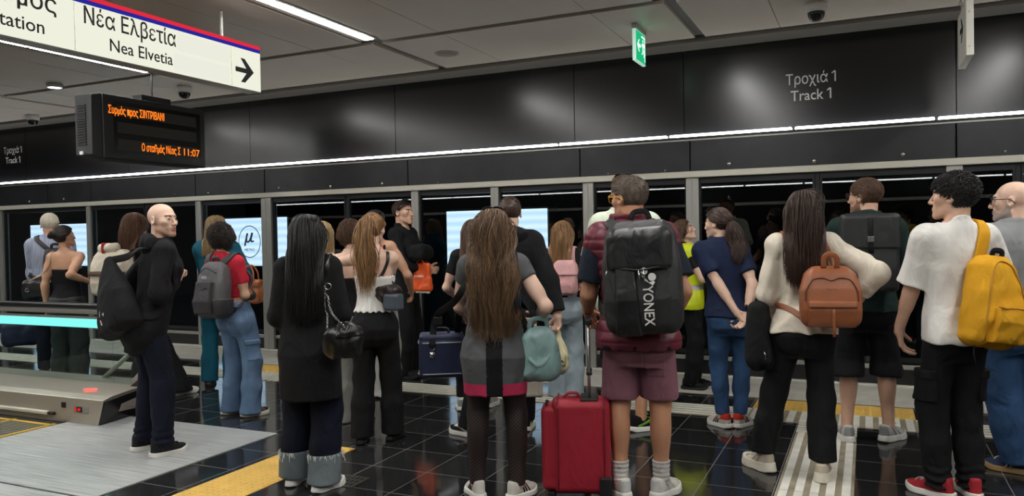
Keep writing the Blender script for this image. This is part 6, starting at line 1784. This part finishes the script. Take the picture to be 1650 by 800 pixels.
b.mb('printed_scribble', m, mat('print_grey', rgb(96, 92, 74), .7))
b = Bag(p, 'printed_tote', 'pale printed tote bag hanging between the grey dress and the hoodie man', 'bag', p.px(858, 612, -.12), rot=.1)
tb = lambda P: rbox(P, (0, 0, 0), (.075+.0, .03, .13), .02)-.005*wob(P, .06, 2); b.part('body', tb, cloth('tote_cream', (186, 178, 164), .9), (.09, .05, .15), .006)
b.strap([b.pt((-.04, 0, .12)), b.pt((-.03, 0, .3)), p.arms[0][2]*.3+p.arms[1][2]*.7+A(0, .03, .05), b.pt((.03, 0, .3)), b.pt((.04, 0, .12))], cloth('tote_cream', (186, 178, 164)), .02, .004, name='handle')
# ---- 16: pink rucksack
p = p16
b = Bag(p, 'pink_rucksack', 'small pale pink rucksack on the woman in pale jeans', 'rucksack', (.06, -.19, 1.10), rot=.1)
b.w, b.d, b.h = .11, .05, .15; PNK = cloth('pink_canvas', (222, 172, 172), .8)
f = pack_sdf(b.w, b.d, b.h, .04, .8); b.part('body', f, PNK, (b.w, b.d+.02, b.h))
b.part('flap', lambda P: smax(f(P)-.01, .03-P[:, 2], .006), PNK, (b.w, b.d+.02, b.h)); b.part('front_pocket', surf_patch(f, lambda P: np.maximum(P[:, 1]+.0, np.maximum(np.abs(P[:, 2]+.08)-.05, np.abs(P[:, 0])-.075)), .02), PNK, (b.w, b.d+.04, b.h))
straps_pair(b, p, PNK, .07, w=.05, t=.01)
# ---- 6: grey rucksack
p = p6
b = Bag(p, 'grey_rucksack', 'worn grey rucksack with bungee cord on the red T-shirt', 'rucksack', (-.03, -.235, 1.085), rot=.0, tilt=-.05)
b.w, b.d, b.h = .14, .085, .235
GRYP = mat('grey_nylon', rgb(84, 82, 86), .6, bump=.2, bscale=200, var=.1, crease=.35); GRYD = mat('grey_dark_nylon', rgb(52, 51, 54), .6, bump=.2, bscale=200, crease=.35)
f = pack_sdf(b.w, b.d, b.h, .06, .68, .05, .92); b.part('body', f, GRYP, (b.w, b.d+.03, b.h+.02))
b.part('front_pocket', surf_patch(f, lambda P: np.maximum(P[:, 1]+.01, np.maximum(np.abs(P[:, 2]+.06)-.13, np.abs(P[:, 0])-.08-.1*np.clip(-P[:, 2]-.02, 0, .1))), .03), GRYD, (b.w, b.d+.06, b.h+.02))
for sg in (-1, 1): b.part('side_pocket', lambda P: smax(f(P)-.015, np.maximum(np.abs(P[:, 2]+.14)-.07, .09-sg*P[:, 0]), .012), GRYD, (b.w+.03, b.d+.04, b.h+.02))
m = MB()
zz = [.05, .02, -.01, -.04, -.07, -.10]
q = []
for k, z in enumerate(zz): q += [(.05*(1 if k % 2 else -1), -.135, z)]
m.tube(q, .0028, 5); b.mb('bungee_cord', m, ZIP)
m = MB(); m.tube(spline([(-.09, -.07, .14), (0, -.095, .18), (.09, -.07, .14)], 16), .004, 6); b.mb('zip', m, ZIP)
m = MB(); m.ribbon(spline([(-.03, .02, .22), (-.025, .01, .265), (.025, .01, .265), (.03, .02, .22)], 16), (0, -1, 0), .022, .008); b.mb('grab_handle', m, GRYD)
m = MB(); m.box(-.02, .02, -.125, -.1, .09, .115); b.mb('logo_patch', m, mat('patch_grey', rgb(150, 150, 150), .6), False, .004)
straps_pair(b, p, GRYD, .085, w=.055, t=.012)
# ---- 4: slouchy black rucksack
p = p4
b = Bag(p, 'slouchy_black_rucksack', 'slouchy black rucksack on the back of the bald man', 'rucksack', (-.02, -.20, 1.08), rot=.2, roll=-.38)
def sb(P):
    z = P[:, 2]; w = np.interp(z, [-.26, -.2, -.1, .05, .2, .33], [.8, 1.0, 1.0, .86, .52, .18])
    d = np.sqrt((P[:, 0]/.205)**2+(P[:, 1]/.125)**2)-w
    return smax(smax(d*.11, z-.33, .02), -.235-z, .06)-.008*wob(P, .08, 6, (1, 1, .5))
b.w, b.d, b.h = .17, .12, .28
b.part('body', sb, cloth('black_canvas', (24, 24, 26), .85), (.22, .15, .33), .007)
m = MB()
for q in ([(-.04, -.1, -.06), (-.02, -.1, -.05), (-.015, -.1, -.085), (-.04, -.1, -.09)], [(-.03, -.1, -.11), (-.005, -.1, -.12), (.0, -.1, -.155), (-.02, -.1, -.15)], [(.03, -.1, -.09), (.05, -.1, -.085), (.045, -.1, -.105)]):
    qq = np.array(q)
    for _ in range(8):
        dd, gr = Person.grad(sb, qq); qq = qq-gr*(dd-.002)[:, None]
    n_ = len(qq); m.add(np.vstack([qq, qq+A(0, .004, 0)]), [tuple(range(n_)), tuple(range(2*n_-1, n_-1, -1))]+[(i, n_+i, n_+(i+1) % n_, (i+1) % n_) for i in range(n_)])
b.mb('printed_mark', m, mat('print_white', rgb(206, 204, 198), .6), False)
S = p.sh[0]
b.strap([b.pt((0, 0, .30)), A(S[0]+.04, -.12, 1.40), A(S[0]+.045, -.02, 1.475), A(S[0]+.04, .09, 1.38), A(S[0]+.0, .13, 1.2), A(S[0]-.05, .05, 1.0), b.pt((-.12, .08, -.16))], WEB, .05, .008, p.f, .01, 'shoulder_strap', 56, .05)
b.strap([b.pt((.03, 0, .30)), A(.07, -.13, 1.40), A(.09, -.03, 1.475), A(.1, .09, 1.38), A(.14, .12, 1.2), A(.18, .02, 1.0), b.pt((.12, .08, -.16))], WEB, .05, .008, p.f, .01, 'shoulder_strap', 56, .05)
# ---- 3: cream rucksack
p = p3
b = Bag(p, 'cream_rucksack', 'cream canvas rucksack with brown leather straps beside the bald man', 'rucksack', (-.04, -.26, 1.20), rot=.1)
b.w, b.d, b.h = .17, .10, .21; CRC = cloth('cream_canvas', (226, 216, 196), .85)
f = pack_sdf(b.w, b.d, b.h, .05, .85, .05, .95); b.part('body', f, CRC, (b.w, b.d+.03, b.h+.02))
b.part('flap', lambda P: smax(f(P)-.012-.004*wob(P, .05, 3), .02-P[:, 2], .008), CRC, (b.w, b.d+.04, b.h+.03))
m = MB(); 
qq = spline([(-.17, -.05, -.0), (-.12, -.11, -.0), (0, -.12, .0), (.12, -.11, .0), (.17, -.05, -.0)], 30)
for _ in range(6):
    dd, gr = Person.grad(f, qq); qq = qq-gr*(dd-.016)[:, None]
dd, gr = Person.grad(f, qq); m.ribbon(qq, gr, .035, .006); b.mb('leather_strap', m, mat('brown_strap', rgb(84, 54, 40), .5))
m = MB(); m.tube([(-.10, -.02, .235), (.08, -.02, .245)], [.045, .045], 16); b.mb('rolled_cloth', m, CRC)
m = MB(); m.box(-.06, -.03, -.07, .03, .19, .29); b.mb('red_tag', m, mat('tag_red', rgb(176, 44, 48), .6), False, .012)
straps_pair(b, p, mat('brown_strap', rgb(84, 54, 40), .5), .085, w=.04, t=.008)
# ---- 5: tan tote
p = p5
b = Bag(p, 'tan_leather_tote', 'tan leather tote bag under the arm of the blond woman', 'handbag', p.px(404, 470, -.02), rot=-.5)
tf = lambda P: rbox(P, (0, 0, 0), (.13+.03*P[:, 2:3].mean()*0, .05, .12), .03)-.008*wob(P, .06, 4); b.part('body', tf, LEA_T, (.15, .07, .14), .006)
m = MB(); 
for k in range(2): m.ribbon(spline([(-.07, (-.04, .04)[k], .11), (-.06, (-.03, .03)[k], .2), (0, (-.02, .02)[k], .26), (.06, (-.03, .03)[k], .2), (.07, (-.04, .04)[k], .11)], 24), (0, 1, 0), .018, .006)
b.mb('handle', m, LEA_T); m = MB(); m.box(-.13, .13, -.06, -.05, .05, .062); b.mb('seam', m, mat('tan_dark', rgb(104, 58, 36)), False)
# ---- 7: black bag on a chain
p = p7
b = Bag(p, 'black_chain_handbag', 'black leather handbag hanging from a chain on the black coat', 'handbag', p.px(551, 549, -.10), rot=-.15)
def cbg(P):
    z = P[:, 2]; q = P.copy(); q[:, 0] = P[:, 0]/np.interp(z, [-.1, 0, .1], [.9, 1.05, .85])
    return rbox(q, (0, 0, -.01), (.115, .055, .095), .05)*.85-.009*wob(P, .045, 9)
b.part('body', cbg, LEA_B, (.14, .08, .12), .0045)
b.part('flap', lambda P: smax(cbg(P)-.010-.004*wob(P, .03, 4), np.maximum(.02-P[:, 2]+.08*P[:, 0], -P[:, 0]-.02), .01), LEA_B, (.14, .08, .12), .0045)
S = p.sh[1]
P_ = [b.pt((-.075, -.03, .07)), A(S[0]-.01, -.17, 1.05), A(S[0]-.015, -.15, 1.22)]
b.strap(P_, STEEL, f=p.f, off=.012, name='chain', chain=True)
b.strap([b.pt((.03, -.04, .08)), A(S[0]+.01, -.175, 1.08), A(S[0]-.01, -.155, 1.22)], STEEL, f=p.f, off=.012, name='chain', chain=True)
b.strap([A(S[0]-.012, -.155, 1.21), A(S[0]-.02, -.09, 1.32), A(S[0]-.02, -.01, 1.37), A(S[0]-.01, .08, 1.28)], LEA_B, .034, .008, p.f, .008, 'shoulder_strap')
m = MB(); m.tube([A(S[0]-.012, 0, 1.215)+A(.018*math.cos(a), 0, .018*math.sin(a)) for a in np.linspace(0, 6.28, 16)[:-1]], .004, 6, True)
q = p.project(A(S[0]-.012, -.16, 1.215), p.f, .014)[0]; m.v = [v+A(0, q[1], 0)-b.o for v in m.v]; m.build('ring', STEEL, b.root, True)
# ---- 10: dark crumpled bag
p = p10
b = Bag(p, 'dark_shoulder_bag', 'dark brown crumpled shoulder bag under the arm of the ponytail woman', 'handbag', p.px(620, 474, -.03), rot=-.55)
bg = lambda P: rbox(P, (0, 0, 0), (.13, .05, .065), .045)-.010*wob(P, .035, 5); b.part('body', bg, LEA_D, (.15, .08, .09), .0045)
b.part('side_panel', lambda P: rbox(P, (.09, -.02, -.055), (.065, .045, .06), .02), mat('slate_leather', rgb(76, 86, 96), .4), (.17, .08, .13), .005)
S = p.sh[1]
b.strap([b.pt((-.10, -.02, .05)), A(S[0]-.045, -.10, 1.27), A(S[0]-.045, -.01, 1.37), A(S[0]-.04, .08, 1.27), b.pt((.08, .05, .05))], LEA_D, .024, .006, p.body_sdf, .006, 'shoulder_strap')
m = MB(); m.ribbon([b.o*0+A(-.10, -.05, .02), A(-.09, -.07, -.05), A(-.085, -.065, -.12)], (0, -1, 0), .014, .004); b.mb('loose_strap', m, LEA_D)
# ---- 12: orange bag and jacket over the arms
p = p12
hp = p.arms[1][2]*.5+p.arms[0][2]*.5
b = Bag(p, 'orange_plastic_bag', 'orange plastic shopping bag held by the man in black', 'bag', p.px(680, 446, -.12), rot=1.35)
ob = lambda P: rbox(P, (0, 0, 0), (.115, .025, .145), .02)-.006*wob(P, .05, 3)-.012*np.clip(-P[:, 2]/.1, 0, 1)
b.part('body', ob, mat('orange_plastic', rgb(236, 96, 44), .35, bump=.3, bscale=30), (.13, .06, .17), .005)
m = MB(); text_mb(m, 'public', frame((0, -.048, -.005), (1, 0, .0), (.0, 0, 1), (0, -1, 0)), .03, .13, .006, .002, align='CENTER'); b.mb('shop_lettering', m, mat('print_white2', rgb(246, 214, 196), .5), False)
m = MB(); m.tube(spline([(-.05, -.03, .13), (-.02, -.03, .17), (.03, -.03, .17), (.05, -.03, .13)], 16), .006, 6); b.mb('handle', m, mat('orange_plastic', (0, 0, 0)))
b.part('white_packet', lambda P: rbox(P, (.01, 0, -.15), (.09, .02, .025), .012)-.004*wob(P, .03, 1), mat('packet_white', rgb(222, 214, 190), .6), (.12, .05, .2), .005)
b = Bag(p, 'black_jacket', 'black jacket folded over the forearm above the orange bag', 'jacket', p.px(677, 404, -.10))
b.part('cloth', lambda P: rbox(P, (0, 0, -.02-.0), (.15, .11, .085), .07)-.016*wob(P, .06, 6, (1, 1, .5)), BLK, (.2, .16, .15), .006)
# ---- 2: black shoulder bag
p = p2
b = Bag(p, 'black_shoulder_bag', 'black leather shoulder bag with beige strap beside the strapless top', 'handbag', p.px(62, 467, -.05), rot=.3)
b.part('body', lambda P: rbox(P, (0, 0, 0), (.15, .06, .10), .04)-.006*wob(P, .06, 3), LEA_B, (.17, .08, .12), .006)
S = p.sh[0]
b.strap([b.pt((-.09, -.02, .08)), A(S[0]-.03, -.10, 1.22), A(S[0]+.02, -.02, 1.385), A(S[0]+.02, .07, 1.28), b.pt((.08, .03, .08))], mat('beige_strap', rgb(196, 160, 134), .6), .018, .006, p.body_sdf, .005, 'shoulder_strap')
m = MB(); m.tube([A(-.1, -.065, .0)+A(.016*math.cos(a), 0, .016*math.sin(a)) for a in np.linspace(0, 6.28, 14)[:-1]], .004, 6, True); b.mb('ring', m, STEEL)
# ---- 1: navy holdall and dark backpack
p = p1
b = Bag(p, 'navy_holdall', 'navy holdall seen through the balustrade beside the white-haired man', 'bag', p.px(34, 538, .0), rot=.2)
b.part('body', lambda P: rbox(P, (0, 0, 0), (.20, .10, .14), .06)-.008*wob(P, .08, 2), NVY, (.22, .13, .17), .008)
m = MB(); W = p.arms[0][2]+p.arms[0][3]*.09
for k in (-1, 1): m.ribbon(spline([A(-.10, k*.06, .12), A(-.05, k*.03, .3), W-b.o, A(.05, k*.03, .3), A(.10, k*.06, .12)], 24), (0, 1, 0), .03, .006)
m.build('handle', WEB, b.root, True)
m = MB(); m.tube(spline([(-.18, 0, .10), (0, 0, .145), (.18, 0, .10)], 14), .005, 6); b.mb('zip', m, ZIP)
b = Bag(p, 'dark_rucksack', 'dark rucksack on the back of the white-haired man', 'rucksack', (.08, -.235, 1.24))
b.w, b.d, b.h = .13, .06, .2
f = pack_sdf(b.w, b.d, b.h, .05, .8); b.part('body', f, NYL, (b.w, b.d+.03, b.h)); b.part('front_pocket', surf_patch(f, lambda P: np.maximum(P[:, 1], np.maximum(np.abs(P[:, 2]+.06)-.1, np.abs(P[:, 0])-.09)), .02), NYL2, (b.w, b.d+.04, b.h))
m = MB(); m.ribbon(spline([(-.04, 0, .18), (-.035, 0, .24), (.035, 0, .24), (.04, 0, .18)], 18), (0, -1, 0), .03, .01); b.mb('grab_handle', m, LEA_B)
straps_pair(b, p, NYL, .085, w=.05, t=.01)
